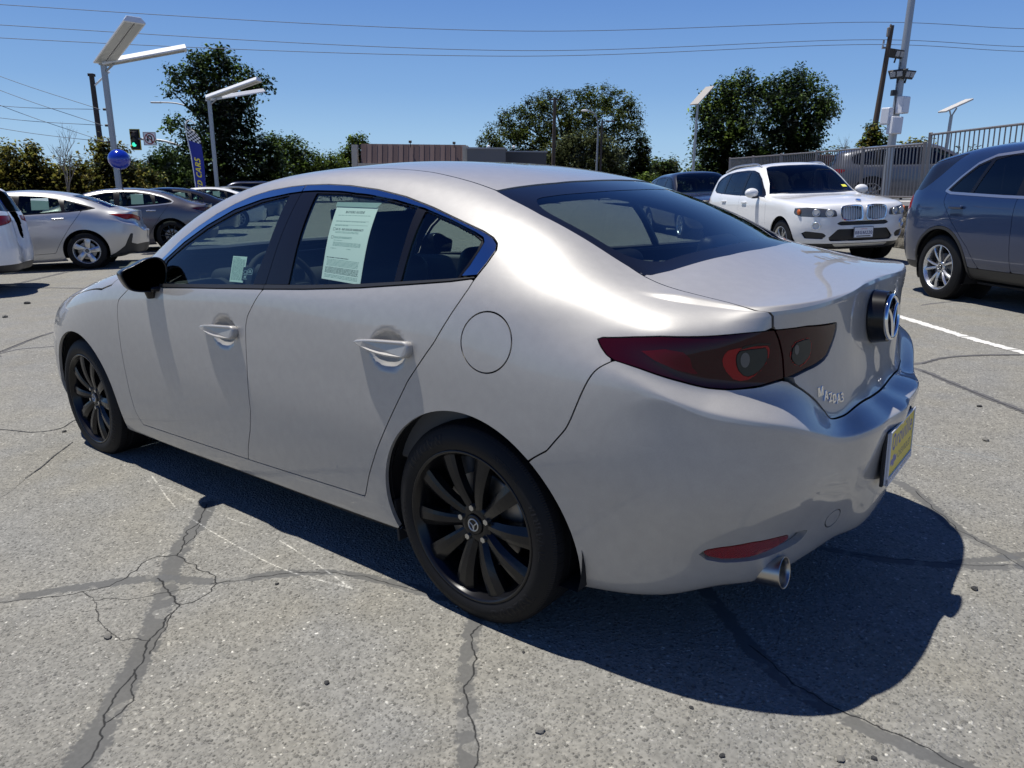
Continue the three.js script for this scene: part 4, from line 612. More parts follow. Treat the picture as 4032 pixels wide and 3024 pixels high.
  part('steering_wheel', [moved(new THREE.TorusGeometry(.175, .016, 12, 40), -1.58, .90, .37, 0, Math.PI / 2, 0, 'YXZ').applyMatrix4(new THREE.Matrix4().makeTranslation(1.58, -.90, 0)).applyMatrix4(new THREE.Matrix4().makeRotationZ(.42)).applyMatrix4(new THREE.Matrix4().makeTranslation(-1.58, .90, 0)), box(.03, .10, .13, -1.585, .90, .37, .014, 0, 0, .42), box(.02, .03, .32, -1.59, .90, .37, .01, 0, 0, .42)], cloth, car);
  part('display_screen', box(.02, .10, .26, -1.80, 1.00, 0, .008, 0, 0, .2), M.black, car);
  part('rear_view_mirror', box(.03, .06, .22, -1.52, 1.22, 0, .014), M.black, car);
  for (const m of [1, -1]) part('door_card', box(1.9, .52, .05, -1.0, .70, m * .78, .02), grey, car);
}
// ---------- the other cars ----------
const SUV = {
  front: -3.15, rear: .55, fanF: .6, fanR: .6, smooth: .016, step: .024, rearPole: [.15, .98, 0],
  knots: [0, .07, .21, .46, .66, .77, .84, .90, .96, 1.20, 1.41, 1.52, 1.80, 2.13],
  stations: [
    [-4.092, [[.42, .24], [.50, .26], [.565, .38], [.575, .52], [.565, .64], [.56, .72], [.555, .80], [.54, .87], [.50, .925], [.42, .955], [.33, .975], [.24, .99], [.12, 1.01], [0, 1.03]]],
    [-3.621, [[.55, .24], [.63, .26], [.71, .38], [.735, .54], [.735, .66], [.73, .74], [.72, .81], [.70, .87], [.66, .925], [.56, .955], [.44, .975], [.33, .99], [.16, 1.01], [0, 1.03]]],
    [-3.36, [[.66, .25], [.76, .27], [.84, .40], [.87, .56], [.87, .70], [.862, .80], [.85, .87], [.83, .91], [.78, .945], [.68, .965], [.55, .985], [.42, .998], [.2, 1.018], [0, 1.03]]],
    [-3.15, [[.70, .25], [.80, .27], [.88, .40], [.915, .58], [.915, .74], [.905, .86], [.89, .92], [.865, .955], [.81, .975], [.72, .99], [.60, 1.005], [.47, 1.015], [.25, 1.03], [0, 1.04]]],
    [-2.80, [[.74, .25], [.82, .28], [.895, .42], [.93, .62], [.93, .80], [.92, .91], [.905, .965], [.88, 1.0], [.83, 1.015], [.74, 1.03], [.62, 1.045], [.50, 1.055], [.27, 1.07], [0, 1.075]]],
    [-2.20, [[.76, .25], [.83, .28], [.90, .42], [.93, .65], [.925, .83], [.918, .93], [.905, .995], [.885, 1.035], [.85, 1.06], [.78, 1.08], [.68, 1.10], [.58, 1.11], [.30, 1.125], [0, 1.13]]],
    [-1.85, [[.76, .25], [.83, .28], [.90, .42], [.93, .65], [.925, .84], [.918, .94], [.905, 1.005], [.89, 1.05], [.865, 1.085], [.80, 1.18], [.72, 1.27], [.64, 1.31], [.34, 1.335], [0, 1.345]]],
    [-1.45, [[.76, .25], [.83, .28], [.90, .42], [.93, .65], [.925, .84], [.918, .94], [.905, 1.01], [.89, 1.06], [.865, 1.10], [.775, 1.32], [.69, 1.49], [.61, 1.545], [.33, 1.585], [0, 1.595]]],
    [-.80, [[.76, .25], [.83, .28], [.90, .42], [.93, .65], [.925, .84], [.918, .95], [.905, 1.02], [.89, 1.07], [.865, 1.115], [.78, 1.34], [.68, 1.535], [.60, 1.60], [.33, 1.65], [0, 1.66]]],
    [0, [[.75, .26], [.83, .29], [.90, .43], [.935, .65], [.93, .85], [.92, .96], [.905, 1.04], [.89, 1.09], [.862, 1.14], [.785, 1.34], [.69, 1.52], [.60, 1.585], [.33, 1.63], [0, 1.64]]],
    [.35, [[.74, .27], [.82, .30], [.89, .43], [.925, .65], [.92, .85], [.91, .96], [.895, 1.04], [.875, 1.10], [.845, 1.16], [.775, 1.33], [.69, 1.48], [.60, 1.545], [.33, 1.585], [0, 1.595]]],
    [.55, [[.72, .28], [.80, .30], [.87, .43], [.91, .65], [.905, .85], [.895, .96], [.88, 1.04], [.86, 1.10], [.83, 1.17], [.765, 1.32], [.68, 1.46], [.58, 1.52], [.32, 1.56], [0, 1.57]]],
    [.812, [[.62, .28], [.70, .30], [.76, .42], [.79, .60], [.785, .75], [.775, .92], [.765, 1.02], [.745, 1.08], [.715, 1.15], [.63, 1.30], [.54, 1.43], [.44, 1.50], [.24, 1.555], [0, 1.57]]],
    [1.074, [[.40, .28], [.47, .30], [.53, .42], [.55, .60], [.53, .75], [.51, .92], [.50, 1.02], [.485, 1.08], [.455, 1.15], [.38, 1.30], [.30, 1.43], [.22, 1.51], [.12, 1.558], [0, 1.57]]],
    [1.492, [[.30, .28], [.35, .30], [.385, .42], [.39, .58], [.355, .75], [.335, .92], [.325, 1.02], [.31, 1.08], [.285, 1.15], [.215, 1.30], [.14, 1.43], [.09, 1.51], [.05, 1.55], [0, 1.57]]],
  ],
};
const NOSE_X = (dx, dz) => Math.atan2(dz, -dx);                        // the turn that points a car's nose along (dx, dz)
const ZY = (p) => [p.z, p.y];
const suvBody = new BodySurface(SUV), farSedan = new BodySurface({ ...SEDAN, deform: null, step: .024 });
const carPaint = (r, g, b, metal = .5, rough = .35) => phys(r, g, b, rough, metal, { clearcoat: 1, clearcoatRoughness: .03 });
const DARK_GLASS = glassTint(.16, .18, .19), CLEAR = glassTint(.52, .62, .58);
function otherCar(o) {                                                  // o: see the calls below
  const S = o.surf, [kx, ky, kz] = o.scale ?? [1, 1, 1], WB = o.wheelbase, W = [0, -WB / kx], fx = o.fine ?? 1;
  const car = thing(o.name, o.label, 'car', [o.at[0], groundY(o.at[0], o.at[1]) + (o.lift ?? 0), o.at[1]], NOSE_X(...o.nose), o.group);
  const put = (name, f, mat, opt = {}, parent = car) => { const g = cut(S, f, { gap: .003, ...opt }); g.scale(kx, ky, kz); return part(name, g, mat, parent); };
  const R = o.R / ky, arch = o.arch ?? R * 1.13;
  const arches = (p) => (p.v < S.V[8] ? Math.min(Math.hypot(p.x * kx, (p.y - R) * ky) - arch * ky, Math.hypot((p.x - W[1]) * kx, (p.y - R) * ky) - arch * ky) : 1);
  const flank = (f) => (p) => (p.v < S.V[11] && p.v > S.V[4] ? f(p) : 1);
  const dlo = flank(poly(o.dlo, XY)), glass = o.glass.map((g) => flank(poly(g, XY)));
  const top = (f) => (p) => (p.v > S.V[8] ? f(p) : 1), rw = o.rearWindow ? o.rearWindow(top) : () => 1, ws = o.windscreen ? top(poly(o.windscreen, XZ)) : () => 1;
  const lamps = o.lamps.map((l) => ({ ...l, f: typeof l.shape === 'function' ? l.shape : poly(l.shape, SV) })), blacks = o.blacks ?? [];
  const doors = (o.doors ?? []).map((d) => poly(d, XY)).map((f) => (p) => (p.v < S.V[8] + .04 ? f(p) : 1));
  const skin = both(not(dlo), not(arches), not(rw), not(ws), ...lamps.map((l) => not(l.f)), ...blacks.map((b) => not(b.f)));
  put('body_shell', both(skin, ...doors.map(not)), o.paint);
  doors.forEach((d) => put('door', both(d, not(dlo), not(arches), ...blacks.map((b) => not(b.f))), o.paint));
  put('window_trim', both(dlo, ...glass.map(not)), o.trim ?? M.black, { off: -.002, gap: 0, fine: 2, s: o.dloRange, v: [S.V[4], S.V[11]] });
  if (o.chrome) put('chrome_trim', both(grown(dlo, .014), not(grown(dlo, -.012))), M.satin, { off: .003, gap: 0, fine: 3, depth: .008, s: o.dloRange, v: [S.V[4], S.V[11]] });
  glass.forEach((g, i) => put('window', g, o.tints?.[i] ?? o.tint ?? CLEAR, { off: -.006, depth: 0, gap: -.004, fine: 2, s: o.dloRange, v: [S.V[4], S.V[11]] }));
  if (o.rearWindow) put('rear_window', rw, o.rearTint ?? o.tint ?? CLEAR, { off: -.005, depth: 0, gap: -.004 });
  if (o.windscreen) put('windscreen', ws, o.screenTint ?? CLEAR, { off: -.005, depth: 0, gap: -.004 });
  lamps.forEach((l) => put(l.name, l.f, l.mat, { off: l.off ?? .002, fine: 4, s: l.s, v: l.v }));
  blacks.forEach((b) => put(b.name, both(b.f, not(arches)), b.mat ?? M.trim, { off: b.off ?? -.002, fine: b.fine ?? 2, s: b.s, v: b.v }));
  put('inner_shell', both(not(glass.length ? either(...glass) : dlo), not(rw), not(ws), not(arches)), M.dark, { off: -.03, depth: 0, gap: .012, step: 2, s: [S.front + .3, S.rear - (S === suvBody ? .2 : .1)] });
  for (const x of [0, -WB]) for (const m of [1, -1]) { const w = wheel(car, { R: o.R, rim: o.rim, width: .22, style: o.wheelStyle, paint: o.wheelPaint, squash: .008 }); w.position.set(x, o.R - .008, m * (o.track ?? .90)); if (m < 0) w.rotation.y = Math.PI; w.rotateZ(x * .7 + m); }
  for (const x of [0, -WB]) for (const m of [1, -1]) { const well = new THREE.CylinderGeometry(arch * ky + .01, arch * ky + .01, .36, 40, 1, true); moved(well, x, o.R, m * ((o.track ?? .9) - .22), Math.PI / 2); for (let k = 0, q = well.attributes.position; k < q.count; k++) q.setY(k, Math.max(.2, q.getY(k))); part('wheel_well', merge([well, moved(new THREE.CircleGeometry(arch * ky + .01, 30), x, o.R, m * ((o.track ?? .9) - .39), 0, m > 0 ? 0 : Math.PI)]), M.dark, car); }
  part('floor_pan', [box(WB + 1, .02, 1.1, -WB / 2, .26, 0), box(WB - .9, .02, 1.5, -WB / 2, .22, 0)], M.dark, car);
  if (o.seats !== false) {
    const h = o.seats ?? .38, cloth = std(.03, .03, .032, .8);
    for (const z of [.36, -.36]) { const s = new THREE.Group(); s.name = 'front_seat'; s.position.set(-WB * .41, h, z); car.add(s); part('seat_cushion', box(.5, .16, .5, -.2, 0, 0, .06), cloth, s); part('seat_backrest', box(.13, .62, .46, .12, .34, 0, .06, 0, 0, -.3), cloth, s); part('headrest', box(.09, .18, .26, .26, .72, 0, .04, 0, 0, -.25), cloth, s); }
    part('rear_seat', box(.14, .60, 1.26, -.02, h + .32, 0, .06, 0, 0, -.4), cloth, car);
    part('dashboard', box(.5, .24, 1.36, -WB * .70, h + .46, 0, .08), cloth, car);
  }
  if (o.handles) for (const [x, y, z] of o.handles) for (const m of [1, -1]) part('door_handle', box(.20, .032, .03, x, y, m * z, .012), o.handlePaint ?? o.paint, car);
  if (o.mirrors) for (const m of [1, -1]) { const g = new THREE.SphereGeometry(1, 24, 16); g.scale(.075, .085, .12); moved(g, o.mirrors[0], o.mirrors[1], m * o.mirrors[2]); const mm = part('mirror', g, o.mirrorPaint ?? o.paint, car); part('mirror_foot', box(.08, .04, .12, o.mirrors[0] - .01, o.mirrors[1] - .075, m * (o.mirrors[2] - .06), .015), M.trim, mm); }
  return { car, S, put, k: [kx, ky, kz] };
}
// silver compact sedan with a fastback roof, seen from its left side
const compactDLO = [[-2.0, .985], [-1.75, 1.13], [-1.50, 1.27], [-1.2, 1.335], [-.9, 1.35], [-.6, 1.325], [-.35, 1.27], [-.1, 1.19], [.10, 1.115], [.24, 1.062], [.10, 1.035], [-.2, 1.01], [-.6, .995], [-1.0, .985], [-1.5, .970], [-2.0, .955]];
const bigDLO = [[-2.0, .985], [-1.75, 1.14], [-1.50, 1.275], [-1.2, 1.34], [-.9, 1.352], [-.6, 1.335], [-.35, 1.285], [-.1, 1.205], [.06, 1.13], [.11, 1.085], [.07, 1.045], [-.2, 1.02], [-.6, 1.0], [-1.0, .99], [-1.5, .975], [-2.0, .955]];
const sedanGlass = (back) => [[[-1.86, .985], [-1.70, 1.13], [-1.48, 1.245], [-1.2, 1.308], [-1.05, 1.325], [-1.05, 1.005], [-1.5, .99]], [[-.93, 1.325], [-.6, 1.302], [-.34, 1.245], [-.29, 1.03], [-.6, 1.015], [-.95, 1.005]], back];
const sedanRear = (top) => top(poly([[-.127, .532], [-.053, .555], [.085, .575], [.2, .583], [.3, .588], [.44, .595], [.485, .475], [.528, .262], [.549, -.1], [-.035, -.1], [-.058, .299]], XZ));
const sedanScreen = [[-1.36, -.1], [-1.36, .25], [-1.345, .46], [-1.36, .52], [-1.50, .565], [-1.75, .615], [-1.9, .66], [-2.04, .74], [-2.12, .68], [-2.2, .5], [-2.26, .25], [-2.27, -.1]];
const doorsSedan = [[[-2.03, .95], [-2.16, .87], [-2.18, .6], [-2.15, .28], [-1.2, .28], [-1.1, .5], [-1.1, .84], [-1.0, .98], [-1.02, 1.02], [-1.95, .97]], [[-1.0, .98], [-1.1, .84], [-1.1, .5], [-1.2, .28], [-.49, .30], [-.38, .49], [-.2, .746], [-.05, .93], [.04, 1.06], [-.05, 1.06], [-1.02, 1.02]]];
const lampR = { s: [.3, 1.7], v: [.6, .95] };
const SILVER = carPaint(.50, .50, .50, .6, .38), GREYPAINT = carPaint(.125, .118, .128, .6, .36), BLACKPAINT = carPaint(.012, .012, .014, .1, .2), WHITE = carPaint(.80, .80, .79, 0, .3), DARKBLUE = carPaint(.012, .018, .05, .3, .25), BLUEPAINT = carPaint(.013, .030, .085, .35, .34), DARKGREY = carPaint(.03, .032, .036, .4, .3);
{
  const rowNose = [-.50, .866];
  const elantra = otherCar({
    name: 'compact_sedan', label: 'silver compact sedan side-on at the left, a pale form in its rear door window', surf: farSedan, scale: [1.0, .985, 1.01], wheelbase: 2.72, R: .318, rim: .222, at: [-13.68, -3.64], nose: rowNose, paint: SILVER, wheelStyle: 'five', wheelPaint: M.satin, track: .885, arch: .372,
    dlo: compactDLO, dloRange: [-2.2, .4], glass: sedanGlass([[-.25, 1.228], [-.08, 1.17], [.08, 1.10], [.14, 1.068], [-.05, 1.035], [-.24, 1.022]]), tints: [CLEAR, CLEAR, DARK_GLASS], rearWindow: sedanRear, windscreen: sedanScreen, doors: doorsSedan, handles: [[-.36, .885, .895], [-1.35, .85, .895]], mirrors: [-1.86, 1.03, .96],
    lamps: [{ name: 'tail_light', mat: M.red, shape: [[.42, .80], [.60, .815], [.80, .81], [1.1, .80], [1.1, .775], [.80, .75], [.70, .73], [.62, .745]], ...lampR }],
    blacks: [{ name: 'bumper_trim', f: poly([[.36, .10], [.50, .16], [.62, .22], [.70, .36], [.735, .42], [.76, .42], [.72, .26], [.8, .22], [1.7, .22], [1.7, -.1], [.33, -.1]], SV), s: [.2, 1.7], v: [0, .6] }],
  });
  otherCar({
    name: 'large_sedan', label: 'grey metallic sedan with black wheels parked between the silver sedan and the blue balloon', surf: farSedan, scale: [1.035, 1.0, 1.02], wheelbase: 2.825, R: .335, rim: .25, at: [-16.1, -6.45], nose: rowNose, paint: GREYPAINT, wheelStyle: 'ten', wheelPaint: M.black, track: .895, arch: .385, chrome: true,
    dlo: bigDLO, dloRange: [-2.2, .4], glass: sedanGlass([[-.25, 1.245], [-.06, 1.17], [.04, 1.10], [.03, 1.06], [-.24, 1.035]]), rearWindow: sedanRear, windscreen: sedanScreen, doors: doorsSedan, handles: [[-.36, .90, .91], [-1.35, .87, .91]], handlePaint: M.chrome, mirrors: [-1.9, 1.04, .97],
    lamps: [{ name: 'tail_light', mat: M.darkRed, shape: [[.45, .76], [.60, .80], [.80, .81], [1.3, .80], [1.3, .75], [.80, .73], [.6, .735]], ...lampR }],
    blacks: [{ name: 'bumper_trim', f: poly([[.5, .10], [.8, .24], [1.7, .24], [1.7, -.1], [.4, -.1]], SV), s: [.2, 1.7], v: [0, .4] }, { name: 'lip_spoiler', f: poly([[.74, 1.0], [.80, 1.03], [1.7, 1.04], [1.7, .985], [.8, .97]], SV), s: [.6, 1.7], v: [.8, 1.2], mat: M.black, off: .014 }],
  });
  const spare = (o) => otherCar({ surf: farSedan, wheelbase: 2.75, R: .325, rim: .235, wheelStyle: 'ten', wheelPaint: M.satin, nose: rowNose, dlo: bigDLO, dloRange: [-2.2, .4], glass: sedanGlass([[-.25, 1.245], [-.06, 1.17], [.04, 1.10], [.03, 1.06], [-.24, 1.035]]), rearWindow: sedanRear, windscreen: sedanScreen, lamps: [{ name: 'tail_light', mat: M.darkRed, shape: [[.45, .76], [.60, .80], [.80, .81], [1.3, .80], [1.3, .75], [.80, .73], [.6, .735]], ...lampR }], ...o });
  spare({ name: 'black_sedan', label: 'black sedan with a pale form in its window, just behind the grey metallic sedan', at: [-19.8, -9.3], paint: BLACKPAINT, scale: [1.03, 1, 1.02] });
  spare({ name: 'white_sedan', label: 'white sedan in the third row with a pale form in its rear window', at: [-23.0, -12.3], paint: WHITE, scale: [1.03, 1, 1.02] });
  spare({ name: 'slate_sedan', label: 'slate blue-grey sedan whose roof shows above the white sedan', at: [-26.6, -15.4], paint: carPaint(.10, .12, .15, .5), scale: [1.05, 1.02, 1.02] });
}
const spotX = (a, d) => 1.4064 + a * .7727 - d * .6347, spotZ = (a, d) => 2.3594 - a * .6347 - d * .7727;
// SUVs
const quarter = poly([[.02, 1.475], [.30, 1.47], [.62, 1.44], [1.5, 1.42], [1.5, .99], [.80, .985], [.62, 1.0], [.52, .99], [.40, 1.10], [.20, 1.30]], SV);
const suvDLO = [[-2.02, 1.09], [-1.80, 1.23], [-1.60, 1.38], [-1.4, 1.485], [-1.15, 1.535], [-.8, 1.55], [-.3, 1.54], [.1, 1.505], [.36, 1.44], [.46, 1.36], [.44, 1.20], [.30, 1.155], [0, 1.135], [-.8, 1.10], [-1.5, 1.085], [-2.02, 1.065]];
const suvGlass = [[[-1.88, 1.10], [-1.76, 1.22], [-1.56, 1.365], [-1.38, 1.46], [-1.05, 1.51], [-1.05, 1.115], [-1.5, 1.105]], [[-.95, 1.515], [-.5, 1.52], [-.16, 1.50], [-.16, 1.15], [-.6, 1.13], [-.95, 1.118]], [[-.07, 1.495], [.1, 1.475], [.33, 1.41], [.41, 1.35], [.39, 1.215], [.25, 1.175], [-.07, 1.155]]];
const suvRear = (top) => top(poly([[.80, 1.46], [1.5, 1.46], [1.5, .99], [1.0, .99], [.80, 1.02]], SV));
const suvScreen = [[-1.42, -.1], [-1.41, .25], [-1.38, .50], [-1.40, .575], [-1.6, .64], [-1.85, .70], [-2.06, .79], [-2.14, .72], [-2.22, .5], [-2.28, .25], [-2.29, -.1]];
const suvDoors = [[[-2.05, 1.06], [-2.2, .98], [-2.22, .6], [-2.16, .36], [-1.05, .36], [-1.0, 1.10], [-1.95, 1.08]], [[-1.0, 1.11], [-1.05, .36], [-.62, .36], [-.45, .6], [-.2, .83], [-.06, 1.0], [-.02, 1.14]]];
const suvLamp = { name: 'tail_light', mat: M.red, shape: [[.56, .83], [.70, .88], [.95, .89], [.98, .80], [.80, .76], [.62, .78]], s: [.3, 1.4], v: [.6, 1.05] };
{
  const slats = (p) => 0;
  const x3 = otherCar({
    name: 'white_suv', label: 'white SUV facing the camera with twin chrome grilles and a licence plate', surf: suvBody, wheelbase: 2.81, R: .355, rim: .245, at: [-4.27, -12.78], nose: [.70, .712], paint: WHITE, wheelStyle: 'pairs', wheelPaint: M.satin, track: .915, arch: .405, fine: 2,
    dlo: suvDLO, dloRange: [-2.3, .7], glass: suvGlass, tint: DARK_GLASS, rearWindow: suvRear, windscreen: suvScreen, screenTint: glassTint(.42, .47, .47), doors: suvDoors, handles: [[-.30, .99, .925], [-1.28, .97, .925]], mirrors: [-1.84, 1.14, 1.02], seats: .55,
    lamps: [suvLamp, { name: 'headlight', mat: phys(.10, .105, .115, .04, .3), shape: poly([[.42, .755], [.44, .845], [.60, .872], [.78, .895], [.885, .885], [.90, .80], [.86, .765], [.6, .748]], (p) => (p.x < -3.0 ? [p.z, p.y] : [9, 9])), s: [-4.1, -3.0], v: [.4, 1.05] }],
    blacks: [
      { name: 'lower_grille', f: poly([[-.1, .555], [.40, .555], [.52, .43], [.50, .375], [-.1, .375]], (p) => (p.x < -3.2 ? [p.z, p.y] : [9, 9])), s: [-4.1, -3.2], v: [0, .6], off: -.03 },
      { name: 'upper_intake', f: poly([[-.1, .672], [.37, .672], [.42, .64], [.36, .617], [-.1, .617]], (p) => (p.x < -3.2 ? [p.z, p.y] : [9, 9])), s: [-4.1, -3.2], v: [.3, .8], off: -.02 },
      { name: 'side_intake', f: poly([[.56, .46], [.60, .50], [.80, .53], [.84, .50], [.80, .42], [.60, .41]], (p) => (p.x < -3.0 ? [p.z, p.y] : [9, 9])), s: [-4.1, -3.0], v: [.1, .6], off: -.02 },
      { name: 'bumper_skirt', f: (p) => (p.x < -3.0 ? p.y - .335 : p.y - .36), s: [-4.1, 1.5], v: [0, .4] },
    ],
  });
  const zy = (f) => (p) => (p.x < -3.2 ? f(p) : 1);
  x3.put('skid_plate', zy(poly([[-.1, .335], [.46, .335], [.40, .285], [-.1, .285]], ZY)), M.satin, { s: [-4.1, -3.2], v: [0, .4], off: .006, fine: 2 });
  const { car } = x3, at = (z, y) => { let a = -4.092, b = -3.15; for (let k = 0; k < 40; k++) { const m = (a + b) / 2; let v = suvBody.side(m, y); if (suvBody.at(m, v)[2] < z) a = m; else b = m; } const v = suvBody.side(a, y); return suvBody.at(a, v)[0]; };
  for (const m of [1, -1]) {
    const out = rounded([[.035, .70], [.03, .80], [.05, .90], [.10, .918], [.28, .915], [.355, .89], [.372, .82], [.345, .71], [.29, .683], [.09, .683]], 5);
    const shape = new THREE.Shape(out.map((p) => new THREE.Vector2(m * p[0], p[1]))), c = [.2, .80]; shape.holes.push(new THREE.Path(out.map((p) => new THREE.Vector2(m * (c[0] + (p[0] - c[0]) * .90), c[1] + (p[1] - c[1]) * .86)).reverse()));
    const ring = new THREE.ExtrudeGeometry(shape, { depth: .03, bevelEnabled: true, bevelSize: .004, bevelThickness: .006, bevelSegments: 2, curveSegments: 2 }), bend = (g) => { const p = g.attributes.position; for (let i = 0; i < p.count; i++) { const z = p.getX(i), y = p.getY(i), d = p.getZ(i); p.setXYZ(i, -3.705 + .22 * z * z - .10 * (.80 - y) - d, y, z); } g.computeVertexNormals(); return g; };
    const k = part('kidney_grille', bend(ring), M.chrome, car);
    const plate = new THREE.ShapeGeometry(new THREE.Shape(out.map((p) => new THREE.Vector2(m * p[0], p[1]))), 2); part('grille_back', bend(plate), M.dark, k);
    for (let i = 0; i < 8; i++) part('grille_slat', bend(box(.011, .20, .03, m * (.062 + i * .0385), .80, .022, .004)), M.satin, k);
    const fog = part('fog_light', moved(new THREE.TorusGeometry(.058, .009, 10, 30), at(.70, .62) - .012, .62, m * .70, 0, -Math.PI / 2 + m * .55, 0), M.chrome, car); part('fog_lens', moved(new THREE.CircleGeometry(.053, 30), at(.70, .62) - .010, .62, m * .70, 0, -Math.PI / 2 + m * .55, 0), M.lens, fog);
    for (const [z, y, r] of [[.53, .805, .052], [.70, .815, .050]]) { const e = part('headlight_ring', moved(new THREE.TorusGeometry(r, .010, 10, 30), at(z, y) - .012, y, m * z, 0, -Math.PI / 2 + m * .45, 0), M.satin, car); part('headlight_lens', moved(new THREE.CircleGeometry(r * .8, 28), at(z, y) - .011, y, m * z, 0, -Math.PI / 2 + m * .45, 0), M.lens, e); }
    part('turn_lamp', moved(new THREE.SphereGeometry(1, 16, 10).scale(.05, .045, .02), at(.865, .83) + .0, .83, m * .872), phys(.55, .12, .02, .2, 0), car);
    part('roof_rail', new THREE.TubeGeometry(new THREE.CatmullRomCurve3([[-1.3, 1.575], [-1.15, 1.635], [-.6, 1.655], [0, 1.635], [.35, 1.575], [.42, 1.55]].map(([x, y]) => V3(x, y, m * .605))), 40, .016, 8), M.satin, car);
  }
  const round = part('hood_emblem', moved(new THREE.CylinderGeometry(.042, .042, .012, 32), -3.52, .985, 0, 0, 0, .45), M.satin, car); part('emblem_field', moved(new THREE.CylinderGeometry(.030, .030, .004, 32), -3.5235, .9925, 0, 0, 0, .45), std(.03, .12, .4, .3), round);
  const pt = drawn(512, 256, (c) => { c.fillStyle = '#e9ebee'; c.fillRect(0, 0, 512, 256); c.fillStyle = '#b3202a'; c.font = 'italic 40px serif'; c.textAlign = 'center'; c.fillText('California', 256, 50); c.fillStyle = '#1d2a66'; c.font = 'bold 118px sans-serif'; c.save(); c.translate(256, 178); c.scale(.92, 1); c.fillText('8BGM220', 0, 0); c.restore(); c.fillStyle = '#22242a'; c.fillRect(60, 214, 392, 22); });
  const plate = part('licence_plate', box(.016, .168, .318, -3.735, .50, 0, .004), std(.16, .16, .17, .4), car); part('plate_face', moved(new THREE.PlaneGeometry(.300, .150), -3.7445, .50, 0, 0, -Math.PI / 2, 0), std(1, 1, 1, .4, 0, { map: pt }), plate);
  { let a = suvBody.V[8], b = suvBody.V[13]; for (let k = 0; k < 40; k++) { const m = (a + b) / 2; if (suvBody.at(-2.0, m)[2] > .60) a = m; else b = m; } const q = suvBody.at(-2.0, a), n = suvBody.normal(-2.0, a), g = new THREE.PlaneGeometry(.09, .07); g.lookAt(V3(...n)); part('windscreen_sticker', g.translate(q[0] - n[0] * .002, q[1] - n[1] * .002, q[2] - n[2] * .002), std(.75, .72, .08, .6), car); }
  const equinox = otherCar({
    name: 'blue_suv', label: 'blue SUV with silver five-spoke wheels cut by the right edge', surf: suvBody, scale: [1, 1.0, .99], wheelbase: 2.725, R: .358, rim: .245, at: [.554, -7.62], nose: [.70, .712], paint: BLUEPAINT, wheelStyle: 'pairs', wheelPaint: phys(.62, .63, .65, .25, .9), track: .905, arch: .41, fine: 2, chrome: true,
    dlo: [[-2.02, 1.09], [-1.80, 1.23], [-1.60, 1.38], [-1.4, 1.48], [-1.15, 1.52], [-.8, 1.53], [-.45, 1.51], [-.25, 1.44], [-.08, 1.31], [.07, 1.175], [-.02, 1.15], [-.8, 1.11], [-1.5, 1.085], [-2.02, 1.065]], dloRange: [-2.3, .5], tint: DARK_GLASS,
    glass: [[[-1.88, 1.10], [-1.76, 1.22], [-1.56, 1.365], [-1.38, 1.45], [-1.05, 1.495], [-1.05, 1.115], [-1.5, 1.105]], [[-.95, 1.50], [-.65, 1.50], [-.47, 1.47], [-.36, 1.145], [-.6, 1.135], [-.95, 1.122]], [[-.42, 1.465], [-.27, 1.415], [-.10, 1.285], [.01, 1.18], [-.05, 1.16], [-.31, 1.148]]],
    rearWindow: (top) => (p) => (p.s < .0 || p.v < .9 ? 1 : pq(p)), rearTint: phys(.010, .012, .018, .04, 0), windscreen: suvScreen, doors: [suvDoors[0], [[-1.0, 1.11], [-1.05, .36], [-.62, .36], [-.45, .6], [-.2, .83], [.02, 1.05], [.05, 1.16], [-.02, 1.16]]], handles: [[-.22, 1.005, .925], [-1.28, .98, .925]], mirrors: [-1.84, 1.14, 1.02], seats: .55,
    lamps: [{ name: 'tail_light', mat: M.red, shape: [[.60, .80], [.62, .90], [.75, .965], [.80, .95], [1.1, .93], [1.1, .86], [.80, .83], [.70, .78]], s: [.3, 1.4], v: [.6, 1.05] }],
    blacks: [{ name: 'lower_cladding', f: (p) => (p.v < .3 ? Math.min(p.y - .385, 1) : 1), s: [-4.1, 1.5], v: [0, .5] }, { name: 'arch_moulding', f: (p) => (p.v < .7 ? Math.min(Math.hypot(p.x, p.y - .358), Math.hypot(p.x + 2.725, p.y - .358)) - .445 : 1), s: [-3.4, .6], v: [0, .7], off: .004 }],
  });
  function pq(p) { return quarter(p); }
  const fin = part('roof_fin', new THREE.ExtrudeGeometry(new THREE.Shape([new THREE.Vector2(-.09, 0), new THREE.Vector2(.07, .055), new THREE.Vector2(.10, .05), new THREE.Vector2(.11, 0)]), { depth: .03, bevelEnabled: true, bevelSize: .012, bevelThickness: .015, bevelSegments: 3 }).translate(.15, 1.60, -.015), BLACKPAINT, equinox.car);
  otherCar({
    name: 'white_hatchback', label: 'white hatchback cut by the left edge, only its rear corner and red tail light showing', surf: suvBody, scale: [.97, .94, .97], wheelbase: 2.64, R: .335, rim: .23, at: [-11.43, -.80], nose: [-.50, .866], paint: WHITE, wheelStyle: 'ten', wheelPaint: M.satin, track: .88, arch: .40, dlo: suvDLO, dloRange: [-2.3, .7], glass: suvGlass, tint: DARK_GLASS, rearWindow: suvRear, windscreen: suvScreen, doors: suvDoors, seats: .5,
    lamps: [{ name: 'tail_light', mat: M.red, shape: [[.50, .80], [.56, .88], [.75, .93], [1.1, .92], [1.1, .86], [.80, .80], [.66, .77]], s: [.3, 1.4], v: [.6, 1.05] }], blacks: [{ name: 'lower_cladding', f: (p) => (p.v < .5 ? p.y - .40 : 1), s: [-4.1, 1.5], v: [0, .5] }, { name: 'arch_moulding', f: (p) => (p.v < .7 ? Math.min(Math.hypot(p.x, p.y - .35), Math.hypot(p.x + 2.72, p.y - .35)) - .46 : 1), s: [-3.4, .6], v: [0, .7], off: .004 }],
  });
